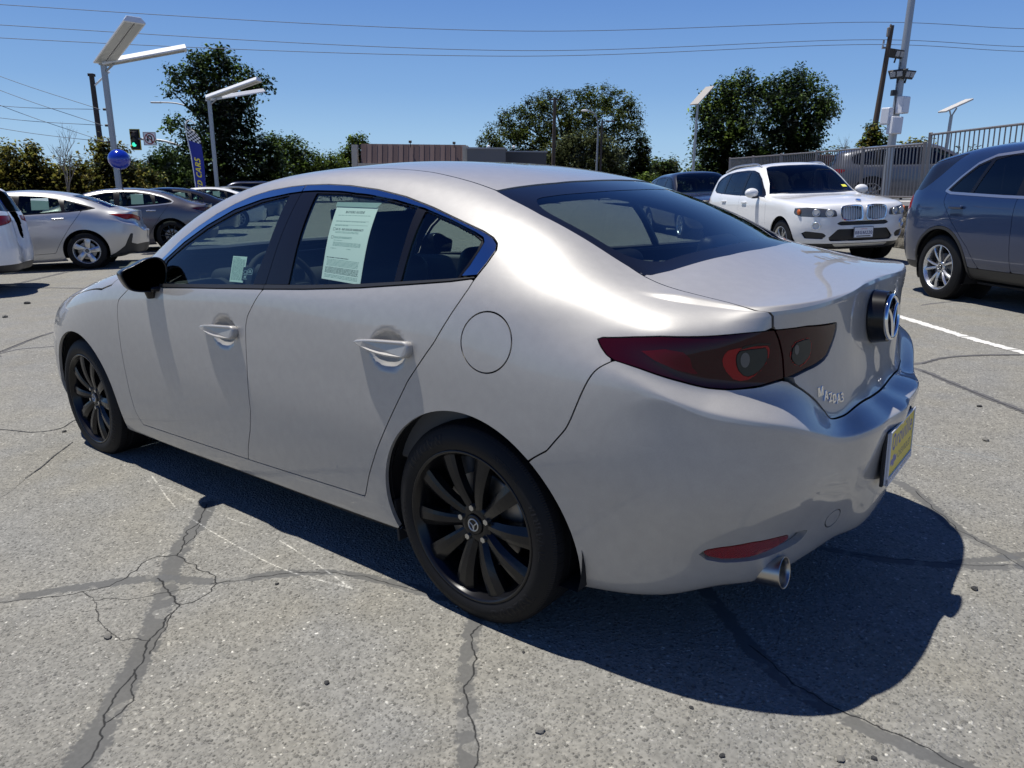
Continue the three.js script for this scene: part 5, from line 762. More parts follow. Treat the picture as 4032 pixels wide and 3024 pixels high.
  const suv2 = (o) => otherCar({ surf: suvBody, wheelbase: 2.7, R: .355, rim: .245, wheelStyle: 'ten', wheelPaint: M.satin, dlo: suvDLO, dloRange: [-2.3, .7], glass: suvGlass, tint: DARK_GLASS, rearWindow: suvRear, windscreen: suvScreen, lamps: [suvLamp], track: .91, seats: .55, ...o });
  suv2({ name: 'dark_suv', label: 'dark grey SUV with roof rails partly hidden behind the white SUV', at: [spotX(5.0, 21.5), spotZ(5.0, 21.5)], nose: [.70, .712], paint: DARKGREY, lift: -.05 });
  suv2({ name: 'navy_suv', label: 'dark navy SUV whose roof shows far off above the slate sedan', at: [-31.6, -19.0], nose: [-.5, .866], paint: DARKBLUE });
  suv2({ name: 'grey_suv', label: 'grey SUV parked on the higher ground behind the near end of the steel fence', at: [spotX(9.2, 19.2), spotZ(9.2, 19.2)], nose: [.94, -.34], scale: [1, .9, 1], paint: carPaint(.12, .125, .14, .5), lift: .66 });
}

{
  const pale = std(.62, .74, .68, .7, 0, { side: THREE.DoubleSide }), F = (label, near, x, y, w, h) => {   // a sheet hung inside the flank window of a parked car
    const car = scene.children.find((o) => o.userData.label === near), v = farSedan.side(x, y), q = farSedan.at(x, v), g = new THREE.PlaneGeometry(w, h).rotateX(-.42).translate(q[0], q[1], q[2] - .03);
    const m = solo('window_form', g, pale, label, 'form'); m.position.copy(car.position); m.rotation.copy(car.rotation);
  };
  const by = (s) => scene.children.find((o) => (o.userData.label ?? '').startsWith(s)).userData.label;
  F('pale green form hanging in the rear door window of the silver compact sedan', by('silver compact'), -.62, 1.15, .27, .22);
  F('pale green form hanging in the rear door window of the grey metallic sedan', by('grey metallic'), -.62, 1.16, .25, .24);
  F('pale form lying tilted in the rear window of the black sedan', by('black sedan'), -.55, 1.18, .26, .16);
  F('pale green form hanging in the window of the far white sedan', by('white sedan'), -.60, 1.16, .22, .22);
}
// ---------- the lot's furniture: a is metres along the street behind, d metres across the lot from where one stands ----------
const SITE = .68775, UX = Math.cos(SITE), UZ = -Math.sin(SITE), FX = -Math.sin(SITE), FZ = -Math.cos(SITE);
const spot = (a, d, y) => { const x = 1.4064 + a * UX + d * FX, z = 2.3594 + a * UZ + d * FZ; return [x, y ?? groundY(x, z), z]; };
const site = (name, label, category, a, d, y, group, turn = 0) => upright(thing(name, label, category, spot(a, d, y), SITE + turn, group));
const POLE = std(.36, .37, .38, .45, .6), POLE_DARK = std(.045, .035, .03, .75), WHITE_PAINT = std(.72, .73, .74, .45), GALV = std(.30, .31, .32, .5, .5), WOOD = std(.075, .055, .042, .9), PLASTIC = std(.68, .69, .72, .4);
{
  // wide double lamp heads on square poles
  const head = (parent, L, turn, tilt, y) => {
    const g = new THREE.Group(); g.name = 'lamp_head'; g.position.set(0, y, 0); g.rotation.set(0, turn, tilt, 'YXZ'); parent.add(g);
    const sec = new THREE.Shape([[-.26, 0], [.26, 0], [.26, .03], [.17, .14], [-.17, .14], [-.26, .03]].map((p) => new THREE.Vector2(...p)));
    const shell = new THREE.ExtrudeGeometry(sec, { depth: L, bevelEnabled: true, bevelSize: .006, bevelThickness: .006, bevelSegments: 1 }); shell.rotateY(Math.PI / 2); part('lamp_housing', shell, WHITE_PAINT, g);
    for (const s of [-.13, .13]) part('lamp_lens', box(L - .16, .012, .19, L / 2 + .02, -.008, s, .004), std(.42, .43, .42, .35), g);
    part('lamp_seam', box(L - .1, .012, .028, L / 2, -.009, 0), std(.16, .16, .16, .6), g);
  };
  const lotLamp = (label, a, d, H, heads) => {
    const g = site('lot_lamp', label, 'lamp post', a, d, undefined, 'double-headed lamp posts of the car lot');
    part('pole', box(.13, H, .13, 0, H / 2, 0, .01), POLE, g); part('pole_base', box(.5, .62, .5, 0, .31, 0, .03), std(.42, .42, .41, .8), g); part('bracket', [rod([0, H - .25, 0], [.35, H - .02, .1], .03), box(.2, .12, .2, 0, H, 0, .02)], POLE, g);
    heads.forEach((h) => head(g, ...h)); return g;
  };
  const l1 = lotLamp('tall lamp post behind the blue balloon with two wide white heads spread in a V', -11.55, 22.7, 4.86, [[2.9, -.80, .25, 4.84], [2.3, .40, .25, 4.80]]);
  part('cabinet', box(.62, 1.05, .35, .12, .55, .1, .02), std(.55, .56, .57, .5), l1);
  for (const y of [3.62, 3.18, 2.72]) part('insulator', moved(new THREE.CylinderGeometry(.035, .035, .12, 10), -.11, y, 0, 0, 0, Math.PI / 2), M.trim, l1);
  lotLamp('lamp post in front of the tall green tree, its two white heads nearly in line', -12.15, 32, 4.88, [[2.3, -.12, .30, 4.86], [2.6, .92, .22, 4.80]]);
  const dk = site('utility_pole', 'dark slender pole with a short white bracket left of the tall lamp post', 'utility pole', -21.5, 41, undefined);
  part('pole', rod([0, 0, 0], [0, 6.9, 0], .16, .12, 12), POLE_DARK, dk); part('bracket', rod([.05, 6.4, 0], [1.0, 7.1, .1], .05, .05, 8), WHITE_PAINT, dk); part('pole_cap', box(.28, .14, .28, 0, 6.93, 0, .02), POLE_DARK, dk);
  // traffic signal: pole, mast arm, luminaire arm, a green light and a sign
  const ts = site('traffic_signal', 'traffic signal on a long mast arm showing green beside the no-turn sign', 'traffic light', -21.7, 57);
  part('pole', rod([0, 0, 0], [0, 6.7, 0], .17, .11, 14), GALV, ts);
  part('mast_arm', tube([[0, 3.05, 0], [-1.6, 3.75, 0], [-3.4, 4.35, 0], [-5.5, 4.52, 0]], .085, 30, 10), GALV, ts);
  part('luminaire_arm', tube([[0, 5.9, 0], [-.9, 6.55, 0], [-2.2, 6.98, 0], [-3.5, 7.05, 0]], .05, 30, 8), GALV, ts); part('luminaire', box(.75, .10, .26, -3.75, 7.03, 0, .04), GALV, ts);
  const sh = part('signal_head', box(.42, 1.15, .25, -5.55, 4.45, .16, .04), M.matt, ts); part('signal_backplate', [box(.72, 1.42, .02, -5.55, 4.45, .02, .004)], M.matt, ts);
  part('backplate_edge', [box(.05, 1.46, .03, -5.90, 4.45, .02), box(.05, 1.46, .03, -5.20, 4.45, .02), box(.7, .04, .03, -5.55, 5.17, .02), box(.7, .04, .03, -5.55, 3.73, .02)], std(.62, .50, .05, .6), ts);
  for (const [y, m] of [[4.83, std(.03, .008, .008, .3)], [4.46, std(.03, .02, .006, .3)], [4.09, std(.02, .30, .22, .3, 0, { emissive: new THREE.Color(.05, .85, .55), emissiveIntensity: 1 })]]) { part('signal_light', moved(new THREE.CylinderGeometry(.15, .15, .03, 24), -5.55, y, .30, Math.PI / 2), m, sh); part('visor', moved(new THREE.CylinderGeometry(.165, .165, .2, 20, 1, true, Math.PI * .5, Math.PI), -5.55, y, .38, Math.PI / 2, 0, 0), M.matt, sh); }
  const signTex = drawn(256, 256, (c) => { c.fillStyle = '#e6e6e4'; c.fillRect(0, 0, 256, 256); c.strokeStyle = '#1a1a1a'; c.lineWidth = 6; c.strokeRect(8, 8, 240, 240); c.lineWidth = 30; c.beginPath(); c.moveTo(168, 206); c.lineTo(168, 120); c.arc(128, 112, 40, 0, Math.PI, true); c.lineTo(88, 150); c.stroke(); c.fillStyle = '#1a1a1a'; c.beginPath(); c.moveTo(50, 140); c.lineTo(126, 140); c.lineTo(88, 196); c.fill(); c.strokeStyle = '#8d1f22'; c.lineWidth = 20; c.beginPath(); c.arc(128, 128, 98, 0, 7); c.stroke(); c.beginPath(); c.moveTo(60, 60); c.lineTo(196, 196); c.stroke(); });
  const sg = part('turn_sign', box(.95, .95, .03, -4.45, 4.52, .12, .01), std(.5, .5, .5, .5), ts); part('sign_face', moved(new THREE.PlaneGeometry(.92, .92), -4.45, 4.52, .137), std(1, 1, 1, .5, 0, { map: signTex }), sg);
  part('crossing_box', [box(.3, .34, .22, .25, 1.9, .2, .02)], std(.55, .36, .05, .6), ts);
  // feather flag
  const flagTex = drawn(160, 1024, (c) => {
    c.fillStyle = '#1d2b86'; c.fillRect(0, 0, 160, 1024); for (let i = 0; i < 6; i++) for (let j = 0; j < 9; j++) { c.fillStyle = (i + j) % 2 ? '#16181c' : '#d9dadb'; c.fillRect(i * 27, j * 22, 27, 22); }
    c.fillStyle = '#e8d52a'; c.save(); c.translate(112, 930); c.rotate(-Math.PI / 2); c.font = 'bold 104px sans-serif'; c.fillText('USED CARS', 0, 0); c.restore();
  });
  const ff = site('feather_flag', 'blue feather flag with yellow USED CARS lettering and a chequered top', 'flag', -11.42, 28, undefined);
  {
    const n = 24, pos = [], uv = [], id = []; for (let i = 0; i <= n; i++) { const t = i / n, y = .75 + 2.85 * t, w = .44 * (t > .86 ? Math.sqrt(Math.max(.02, 1 - ((t - .86) / .14) ** 2)) : .86 + .14 * t), x0 = -.14 * t * t, wav = .05 * Math.sin(t * 7); for (const s of [0, 1]) { pos.push(x0 + s * w, y - s * .14, wav * s); uv.push(s, t); } if (i) id.push(i * 2 - 2, i * 2 - 1, i * 2, i * 2 - 1, i * 2 + 1, i * 2); }
    const g = new THREE.BufferGeometry(); g.setAttribute('position', new THREE.BufferAttribute(new Float32Array(pos), 3)); g.setAttribute('uv', new THREE.BufferAttribute(new Float32Array(uv), 2)); g.setIndex(id); g.computeVertexNormals();
    part('banner', g, std(1, 1, 1, .7, 0, { map: flagTex, side: THREE.DoubleSide }), ff); part('flag_pole', tube([[0, 0, 0], [0, 1.2, 0], [-.05, 2.4, 0], [-.14, 3.62, 0], [.0, 3.74, 0], [.2, 3.6, 0]], .018, 40, 8), WHITE_PAINT, ff);
  }
  // balloon on a stick clipped to the grey sedan's window
  const [bx, , bz] = spot(-8.47, 16.75), bl = upright(thing('balloon', 'shiny blue balloon on a thin black stick clipped to the grey sedan', 'balloon', [bx, 0, bz]));
  const bg = new THREE.SphereGeometry(.222, 48, 32); bg.scale(1, .96, 1); part('balloon_skin', bg.translate(0, 2.36, 0), phys(.006, .03, .36, .16, 0, { clearcoat: 1, clearcoatRoughness: .05 }), bl); part('balloon_stick', [rod([0, 1.60, 0], [0, 2.15, 0], .012), box(.05, .06, .03, 0, 1.60, 0, .008)], M.matt, bl);
}
{
  // flood-lit pole behind the fence
  const p = site('light_pole', 'tall grey pole behind the fence carrying floodlights and white junction boxes', 'light pole', 8.86, 17.6, .86);
  part('pole', rod([0, 0, 0], [0, 6.2, 0], .095, .068, 20), POLE, p);
  const flood = (x, y, z, turn, tilt) => { const f = new THREE.Group(); f.name = 'floodlight'; f.position.set(x, y, z); f.rotation.set(tilt, turn, 0, 'YXZ'); p.add(f); const s = new THREE.Shape([[-.19, .08], [.19, .08], [.13, -.09], [-.13, -.09]].map((q) => new THREE.Vector2(...q))); part('flood_housing', new THREE.ExtrudeGeometry(s, { depth: .10, bevelEnabled: true, bevelSize: .01, bevelThickness: .02, bevelSegments: 2 }).translate(0, 0, -.12), M.trim, f); for (const q of [-.075, .075]) part('flood_lens', box(.12, .11, .02, q, 0, .01, .006), std(.34, .35, .36, .25), f); part('flood_stem', rod([0, -.10, -.06], [0, -.19, -.06], .018), M.trim, f); };
  flood(-.16, 3.16, .12, .5, .25); flood(-.16, 2.75, .10, -.9, .2); flood(.12, 2.74, .14, .45, .2);
  const jb = (x, y, z, w, h, turn) => { const g = part('junction_box', box(w, h, .16, 0, 0, 0, .012), PLASTIC, p); g.position.set(x, y, z); g.rotation.y = turn; part('box_lid', box(w - .03, h - .03, .02, 0, 0, .085, .008), PLASTIC, g); part('box_latch', box(.03, .05, .03, w / 2, h * .2, .04, .006), PLASTIC, g); };
  jb(.06, 2.10, .14, .25, .36, .5); jb(-.26, 1.86, .12, .20, .36, -.9); jb(-.09, 1.66, .20, .30, .37, .35);
  part('camera_box', box(.09, .12, .10, -.16, 2.36, .08, .01), M.trim, p); part('conduit', tube([[-.09, 3.0, .07], [-.11, 2.6, .10], [-.10, 2.2, .10], [-.09, 1.9, .12]], .010, 20, 6), M.trim, p);
  // wooden pole and its three wires
  const up = site('utility_pole', 'weathered wooden utility pole leaning slightly behind the fence', 'utility pole', 22.35, 46.5);
  part('pole', rod([-.3, 0, 0], [.1, 10.25, 0], .20, .13, 14), WOOD, up); for (const [y, x] of [[10.1, .02], [9.25, -.26], [8.97, -.28]]) part('insulator', moved(new THREE.CylinderGeometry(.05, .06, .2, 10), x, y + .12, 0), std(.3, .3, .31, .4), up); part('pole_bracket', [box(.34, .10, .12, -.14, 9.05, 0, .02), box(.2, .5, .18, -.04, 9.9, 0, .04)], std(.2, .18, .16, .7), up);
  const wire = (label, pts, r = .016) => solo('overhead_wire', tube(pts, r, 80, 5), std(.10, .11, .13, .6), label, 'wire');
  const S3 = (a, d, y) => spot(a, d, y);
  wire('topmost overhead wire spanning the whole sky from the wooden pole', [S3(-40, 40, 13.0), S3(-25.45, 41.3, 11.70), S3(.72, 44, 10.12), S3(22.71, 46.5, 10.35), S3(31.8, 48, 10.0), S3(45, 50, 9.9)]);
  wire('middle of the three overhead wires from the wooden pole', [S3(-40, 40, 12.0), S3(-25.65, 41.3, 10.75), S3(.68, 44, 9.12), S3(22.56, 46.5, 9.41), S3(31.92, 48, 8.99), S3(45, 50, 8.9)]);
  wire('lowest of the three overhead wires from the wooden pole', [S3(-40, 40, 11.4), S3(-25.78, 41.3, 10.14), S3(.67, 44, 8.83), S3(22.58, 46.5, 9.15), S3(31.96, 48, 8.72), S3(45, 50, 8.6)]);
  const leftWires = [[140, 322, 'sagging wire from the top insulator of the tall lamp post'], [168, 349, 'wire from the middle insulator of the lamp post, falling leftwards'], [199, 391, 'wire from the bottom insulator of the lamp post, falling leftwards'], [231, 322, 'lower wire rising to the top insulator of the lamp post'], [252, 350, 'lower wire rising to the middle insulator of the lamp post'], [268, 388, 'lowest wire rising to the bottom insulator of the lamp post']];
  leftWires.forEach(([v, e, label], i) => { const D = 24, yl = 1.2773 + (400 - v) / 1580 * D * .968 + .045 * 14, ins = [4.15, 3.71, 3.25][i % 3]; const A = S3(-15.6 - 1.2, D, yl + .3), B = S3(-11.68, 22.72, ins); wire(label, [A, A.map((q, k) => (q + B[k]) / 2 - (k === 1 ? .06 : 0)), B], .008); });
  // lamps farther right, poles before the pine
  const pl = site('solar_lamp', 'slim lamp post with a tilted flat panel left of the right-hand trees', 'lamp post', 9.95, 41, undefined, undefined);
  part('pole', rod([.12, 0, 0], [.12, 5.45, 0], .085, .06, 12), POLE, pl); part('panel', box(1.45, .06, .6, .32, 5.85, 0, .01, 0, .55, .72), std(.35, .33, .30, .5), pl); part('bracket', rod([.12, 5.4, 0], [.25, 5.75, 0], .04), POLE, pl);
  const tl = site('flat_lamp', 'lamp post with one flat tilted head right of the floodlight pole', 'lamp post', 18.98, 33, undefined);
  part('pole', rod([0, 0, 0], [0, 4.05, 0], .09, .065, 12), POLE, tl); part('lamp_head', box(1.5, .07, .42, .12, 4.45, 0, .02, 0, .3, .38), std(.5, .48, .44, .5), tl); part('bracket', [rod([0, 4.0, 0], [-.12, 4.28, 0], .03), rod([0, 4.0, 0], [.18, 4.36, 0], .03)], POLE, tl);
  const w2 = site('utility_pole', 'dark wooden pole standing before the wide pine', 'utility pole', 4.5, 72); part('pole', rod([0, 0, 0], [0, 9.2, 0], .2, .15, 12), WOOD, w2); part('crossarm', box(1.1, .12, .12, 0, 9.0, 0, .01), WOOD, w2);
  const st = site('street_lamp', 'street lamp with a curved arm before the wide pine', 'street lamp', 8.6, 72); part('pole', rod([0, 0, 0], [0, 6.3, 0], .12, .08, 12), GALV, st); part('lamp_arm', tube([[0, 6.2, 0], [-.1, 7.2, 0], [-.5, 7.85, 0], [-1.1, 8.05, 0]], .055, 24, 8), GALV, st); part('lamp_head', moved(new THREE.SphereGeometry(1, 16, 10).scale(.36, .10, .16), -1.3, 8.05, 0), std(.6, .61, .62, .4), st);
  const d2 = site('street_lamp', 'dark square-headed lamp right of the curved street lamp', 'street lamp', 8.95, 72); part('pole', rod([0, 0, 0], [0, 7.2, 0], .11, .09, 12), POLE_DARK, d2); part('lamp_head', box(.9, .12, .35, .75, 7.15, 0, .03), POLE_DARK, d2);
}
// ---------- retaining wall of split-faced blocks, the steel fence on it, the higher ground behind ----------
const WALL = (t) => { const a = 7.86 - .0 * t, d = t; return [a + (t < 14 ? (14 - t) * .02 : 0), d]; };
{
  const lin = (d) => spot(WALL(d)[0], d), dir = -1;
  const rock = texture(256, 256, (x, y) => { const n = .50 + .10 * fbm(x / 14, y / 14, 2) + .10 * (rnd() - .5) - .12 * Math.max(0, fbm(x / 30, y / 30, 8)); return [n * 1.03, n, n * .93]; });
  const bumpy = texture(256, 256, (x, y) => { const n = .5 + .35 * fbm(x / 22, y / 22, 5, 5); return [n, n, n]; }, { color: false });
  const blockMat = [0, 1, 2].map((i) => std(...[[.78, .77, .74], [.92, .90, .86], [.66, .65, .63]][i], .95, 0, { map: rock, bumpMap: bumpy, bumpScale: .03 }));
  const wall = tag(new THREE.Group(), 'low retaining wall of split-faced grey blocks under the steel fence', 'wall'); wall.name = 'retaining_wall'; scene.add(wall);
  const shapes = [0, 1, 2, 3].map((k) => { const g = new THREE.BoxGeometry(.392, .192, .28, 6, 4, 1), p = g.attributes.position; for (let i = 0; i < p.count; i++) if (p.getZ(i) > 0) { const e = Math.abs(p.getX(i)) > .19 || Math.abs(p.getY(i)) > .09 ? .3 : 1; p.setZ(i, .14 + e * .035 * noise(p.getX(i) * 9 + k * 4, p.getY(i) * 9, k) - (1 - e) * .02); } g.computeVertexNormals(); return g; });
  const D0 = 11.2, D1 = 27, N = Math.floor((D1 - D0) / .4);
  for (let r = 0; r < 4; r++) for (let i = 0; i < N; i++) { const d = D0 + (i + (r % 2 ? .5 : 0)) * .4 + .2; if (d > 20.5) continue; const q = lin(d), m = new THREE.Mesh(shapes[(i * 7 + r * 3) % 4], blockMat[(i * 5 + r * 11 + (i * r) % 3) % 3]); m.name = 'block'; m.castShadow = m.receiveShadow = true; m.position.set(q[0], .02 + .1 + r * .2, q[2]); m.rotation.y = SITE - Math.PI / 2; wall.add(m); }
  const far = lin(23.8), core = part('wall_core', [box(6.6, .8, .26, 0, 0, 0)], blockMat[0], wall); core.position.set(far[0], .42, far[2]); core.rotation.y = SITE - Math.PI / 2;
  const cp = lin((D0 + D1) / 2), cap = part('wall_cap', box(D1 - D0 + .3, .09, .34, 0, 0, 0, .012), std(.46, .45, .43, .9), wall); cap.position.set(cp[0], .87, cp[2]); cap.rotation.y = SITE - Math.PI / 2;
  // fence: rails, posts and every picket
  const steel = std(.20, .185, .18, .45, .4);
  const bay = (label, d0, d1, y0, y1, top0, top1) => {
    const f = tag(new THREE.Group(), label, 'fence', 'steel picket fences on the retaining wall'); f.name = numbered('picket_fence'); scene.add(f);
    const at = (d, y) => { const q = lin(d); return [q[0], y, q[2]]; }, L = (k, a, b) => a + (b - a) * (k - d0) / (d1 - d0);
    for (const [ya, yb] of [[y0 + .07, y1 + .07], [top0, top1]]) { const g = rod(at(d0, ya), at(d1, yb), .024, .024, 4); part('rail', g, steel, f); }
    const n = Math.floor((d1 - d0) / .125);
    for (let i = 1; i < n; i++) { const d = d0 + i * (d1 - d0) / n; part('picket', box(.019, L(d, top0, top1) - L(d, y0, y1) - .07, .019, 0, 0, 0), steel, f).position.set(...at(d, (L(d, top0, top1) + L(d, y0, y1) + .07) / 2)); }
    for (let d = d0; d <= d1 + .01; d += (d1 - d0) / Math.max(1, Math.round((d1 - d0) / 2.4))) part('post', box(.06, L(d, top0, top1) - L(d, y0, y1) + .06, .06, 0, 0, 0, .006), steel, f).position.set(...at(d, (L(d, top0, top1) + L(d, y0, y1) + .02) / 2));
  };
  bay('long lower run of grey steel picket fence behind the white SUV', 14.25, 26.5, .92, .98, 1.95, 2.27);
  bay('taller run of grey steel picket fence behind the blue SUV', 8.5, 14.1, .92, .90, 2.02, 2.10);
  // higher ground
  const a0 = lin(6), b0 = lin(70), g = new THREE.BufferGeometry(), P = [a0, b0, spot(60, 70), spot(60, 6)]; g.setAttribute('position', new THREE.BufferAttribute(new Float32Array(P.flatMap((q, i) => [q[0] + (i < 2 ? .1 : 0), .845 + (i === 1 || i === 2 ? -.4 : 0), q[2]])), 3)); g.setAttribute('uv', new THREE.BufferAttribute(new Float32Array([0, 0, 16, 0, 16, 16, 0, 16]), 2)); g.setIndex([0, 2, 1, 0, 3, 2]); g.computeVertexNormals(); structure('upper_lot', g, std(.17, .168, .16, .9));
}
// ---------- the low building with a brown metal mansard ----------
{
  const b = site('low_building', 'low building with a brown ribbed metal mansard and a flat grey wing', 'building', -3.0, 57.5);
  const stucco = std(.50, .45, .37, .9), greyWall = std(.135, .135, .14, .9), metal = std(.20, .135, .115, .5, .2), metalDark = std(.13, .085, .075, .5, .2);
  part('wall', box(8.3, 2.9, 8, -4.0, 1.45, -4.2), stucco, b);
  for (const x of [-8.25, .1]) part('gable_pier', new THREE.ExtrudeGeometry(new THREE.Shape([[0, 0], [.9, 0], [.55, 4.25], [0, 4.25]].map((q) => new THREE.Vector2(...q))), { depth: .42, bevelEnabled: false }).rotateY(-Math.PI / 2).translate(x + .05, 0, -1.0), stucco, b);
  const n = 20, w = 7.9 / n; for (let i = 0; i < n; i++) { const p = part('roof_panel', box(w - .012, 1.9, .05, -7.95 + (i + .5) * w, 3.42, -.56, 0, -.30), i % 2 ? metal : metalDark, b); part('standing_seam', box(.035, 1.9, .05, -7.95 + (i + 1) * w, 3.43, -.52, 0, -.30), metal, b); }
  part('roof_deck', box(8.2, .2, 7.2, -4, 4.2, -4.6), metalDark, b);
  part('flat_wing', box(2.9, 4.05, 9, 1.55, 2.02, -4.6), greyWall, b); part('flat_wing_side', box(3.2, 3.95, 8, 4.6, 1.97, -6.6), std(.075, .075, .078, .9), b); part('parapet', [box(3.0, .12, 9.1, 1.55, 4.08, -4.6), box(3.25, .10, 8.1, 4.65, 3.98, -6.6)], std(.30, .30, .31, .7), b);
  for (const [x, y] of [[-4.2, 4.45], [-.9, 4.4]]) part('roof_light', [rod([x, 4.1, -.6], [x, y, -.6], .03), box(.22, .16, .14, x, y + .05, -.5, .02, .3)], M.trim, b);
  for (const x of [1.7, 3.6]) part('vent_cap', moved(new THREE.SphereGeometry(.12, 14, 10), x, 4.22, -.8), std(.7, .7, .7, .5), b);
  const r = site('shop_building', 'red-brown building far behind the steel fence', 'building', 28, 66, .6); part('wall', box(9, 2.6, 5, 0, 1.3, 0), std(.17, .06, .045, .9), r); part('roof', box(9.6, .5, 5.6, 0, 2.8, 0, .05), std(.16, .07, .06, .8), r); part('window', box(6, .8, .05, 0, 1.7, 2.53), M.black, r);
  const o2 = site('shop_building', 'tiny orange-roofed building far off left of the dark SUV', 'building', 26.2, 130); part('wall', box(6, 2.4, 4, 0, 1.2, 0), std(.4, .3, .25, .9), o2); part('roof', box(6.4, .9, 4.4, 0, 2.7, 0, .05), std(.42, .12, .07, .8), o2);
}
// ---------- trees ----------
const leafMat = (more = {}) => new THREE.MeshPhysicalMaterial({ vertexColors: true, roughness: .62, metalness: 0, specularIntensity: .4, ...more });
const LEAF = leafMat({ transmission: .42, thickness: 0, roughness: .9 }), BARK = std(.085, .07, .055, .95), BARK_GREY = std(.16, .145, .13, .95);
// crown: many small leaf faces gathered in clumps through the volume of the given ellipsoids [x, y, z, rx, ry, rz]
function crown(blobs, count, size, hues, seed, { clump = .22, perClump = 14, hollow = .55, thin = 0, droop = 0 } = {}) {
  const r = seeded(seed), vol = blobs.map((b) => (b[3] * b[4] * b[5]) ** .72), tot = vol.reduce((a, b) => a + b), pos = [], nor = [], col = [], nC = Math.ceil(count / perClump), v = V3(), n = V3(), t = V3(), u = V3();
  for (let i = 0; i < nC; i++) {
    let q = r() * tot, k = 0; while (k < blobs.length - 1 && q > vol[k]) q -= vol[k++]; const b = blobs[k];
    const z = 2 * r() - 1, a = r() * 6.283, s = Math.sqrt(1 - z * z), R = hollow + (1 - hollow) * r() ** .5, bump = 1 + .20 * noise(s * Math.cos(a) * 2.3 + k * 3, z * 2.3, s * Math.sin(a) * 2.3) + .12 * noise(s * Math.cos(a) * 6 + k, z * 6, s * Math.sin(a) * 6);
    const cx = b[0] + b[3] * R * bump * s * Math.cos(a), cy = b[1] + b[4] * R * bump * z, cz = b[2] + b[5] * R * bump * s * Math.sin(a);
    if (thin && noise(cx * .9, cy * .9, cz * .9 + seed) < thin - 1) continue;
    const out = V3(s * Math.cos(a), z * .8 + .25, s * Math.sin(a)), ci = Math.floor(r() * hues.length), tone = .75 + .5 * r(), m = Math.round(perClump * (.6 + .8 * r())), cs = clump * (.6 + .9 * r());
    for (let j = 0; j < m; j++) {
      v.set(r() + r() + r() - 1.5, r() + r() + r() - 1.5, r() + r() + r() - 1.5).multiplyScalar(cs * 1.3); const x = cx + v.x, y = cy + v.y * .75 - droop * Math.abs(v.x + v.z), w = cz + v.z;
      n.set(out.x * .7 + 1.5 * (r() - .5), out.y * .7 + .5 + 1.2 * (r() - .5), out.z * .7 + 1.5 * (r() - .5)).normalize(); t.set(r() - .5, r() - .5 - droop, r() - .5).cross(n).normalize(); u.crossVectors(n, t); const L = size * (.6 + .8 * r()), W = L * (.45 + .25 * r()), h = hues[ci], f = 1.8 * tone * (.85 + .3 * r());
      const A = [x + t.x * L, y + t.y * L, w + t.z * L], B = [x - t.x * L, y - t.y * L, w - t.z * L], C = [x + u.x * W + n.x * W * .3, y + u.y * W + n.y * W * .3, w + u.z * W + n.z * W * .3], D = [x - u.x * W + n.x * W * .3, y - u.y * W + n.y * W * .3, w - u.z * W + n.z * W * .3];
      const q1 = V3(...C).sub(V3(...B)).cross(V3(...A).sub(V3(...B))).normalize(), bend = V3(out.x, out.y + .55, out.z).normalize(), up = q1.dot(bend) < 0; q1.multiplyScalar(up ? -.55 : .55).add(bend).normalize();
      pos.push(...A, ...(up ? B : C), ...(up ? C : B), ...A, ...(up ? D : B), ...(up ? B : D)); for (let c = 0; c < 6; c++) nor.push(q1.x, q1.y, q1.z);
      for (let c = 0; c < 6; c++) col.push(h[0] * f, h[1] * f, h[2] * f);
    }
  }
  const g = new THREE.BufferGeometry(); g.setAttribute('position', new THREE.BufferAttribute(new Float32Array(pos), 3)); g.setAttribute('normal', new THREE.BufferAttribute(new Float32Array(nor), 3)); g.setAttribute('color', new THREE.BufferAttribute(new Float32Array(col), 3)); return g;
}
function limbs(H, r0, tips, seed) {                     // trunk and limbs reaching into the clumps
  const r = seeded(seed), list = [tube([[0, -.2, 0], [.04 * H * (r() - .5), H * .35, .04 * H * (r() - .5)], [.05 * H * (r() - .5), H * .7, .05 * H * (r() - .5)]], r0, 10, 8)];
  for (const [x, y, z] of tips) { const s = V3(x * .08, Math.min(H * .6, y * .55), z * .08); list.push(rod(s.toArray(), [x * .55, s.y + (y - s.y) * .6, z * .55], r0 * .5, r0 * .3, 6), rod([x * .55, s.y + (y - s.y) * .6, z * .55], [x, y, z], r0 * .3, r0 * .1, 5)); }
  return list;
}
function tree(name, label, a, d, blobs, o) {            // blobs: [along the street, height, towards the viewer, radii]
  const g = site(name, label, o.category ?? 'tree', a, d, o.y, o.group), H = Math.max(...blobs.map((b) => b[1] + b[4]));
  if (o.trunk !== 0) part('trunk', limbs(H, o.trunk ?? H * .022, blobs.slice(0, 9).map((b) => [b[0], b[1], b[2]]), o.seed), o.bark ?? BARK, g);
  part('crown', crown(blobs, o.count, o.leaf, o.hues, o.seed, o), LEAF, g); return g;
}
function bareTree(label, a, d, H, seed, y) {
  const g = site('bare_tree', label, 'bare tree', a, d, y), r = seeded(seed), list = [];
  const grow = (p, dir, L, w, k) => { const e = p.clone().addScaledVector(dir, L); list.push(rod(p.toArray(), e.toArray(), w, w * .65, 5)); if (k > 0) for (let i = 0, n = k > 2 ? 3 : 2 + (r() > .5); i < n; i++) grow(p.clone().addScaledVector(dir, L * (.55 + .45 * r())), dir.clone().add(V3(r() - .5, (r() - .25) * .8, r() - .5).multiplyScalar(1.05)).normalize(), L * (.55 + .25 * r()), w * .55, k - 1); };
  grow(V3(0, -.1, 0), V3(.05, 1, 0).normalize(), H * .36, H * .014, 5); part('branches', list, BARK_GREY, g);
}
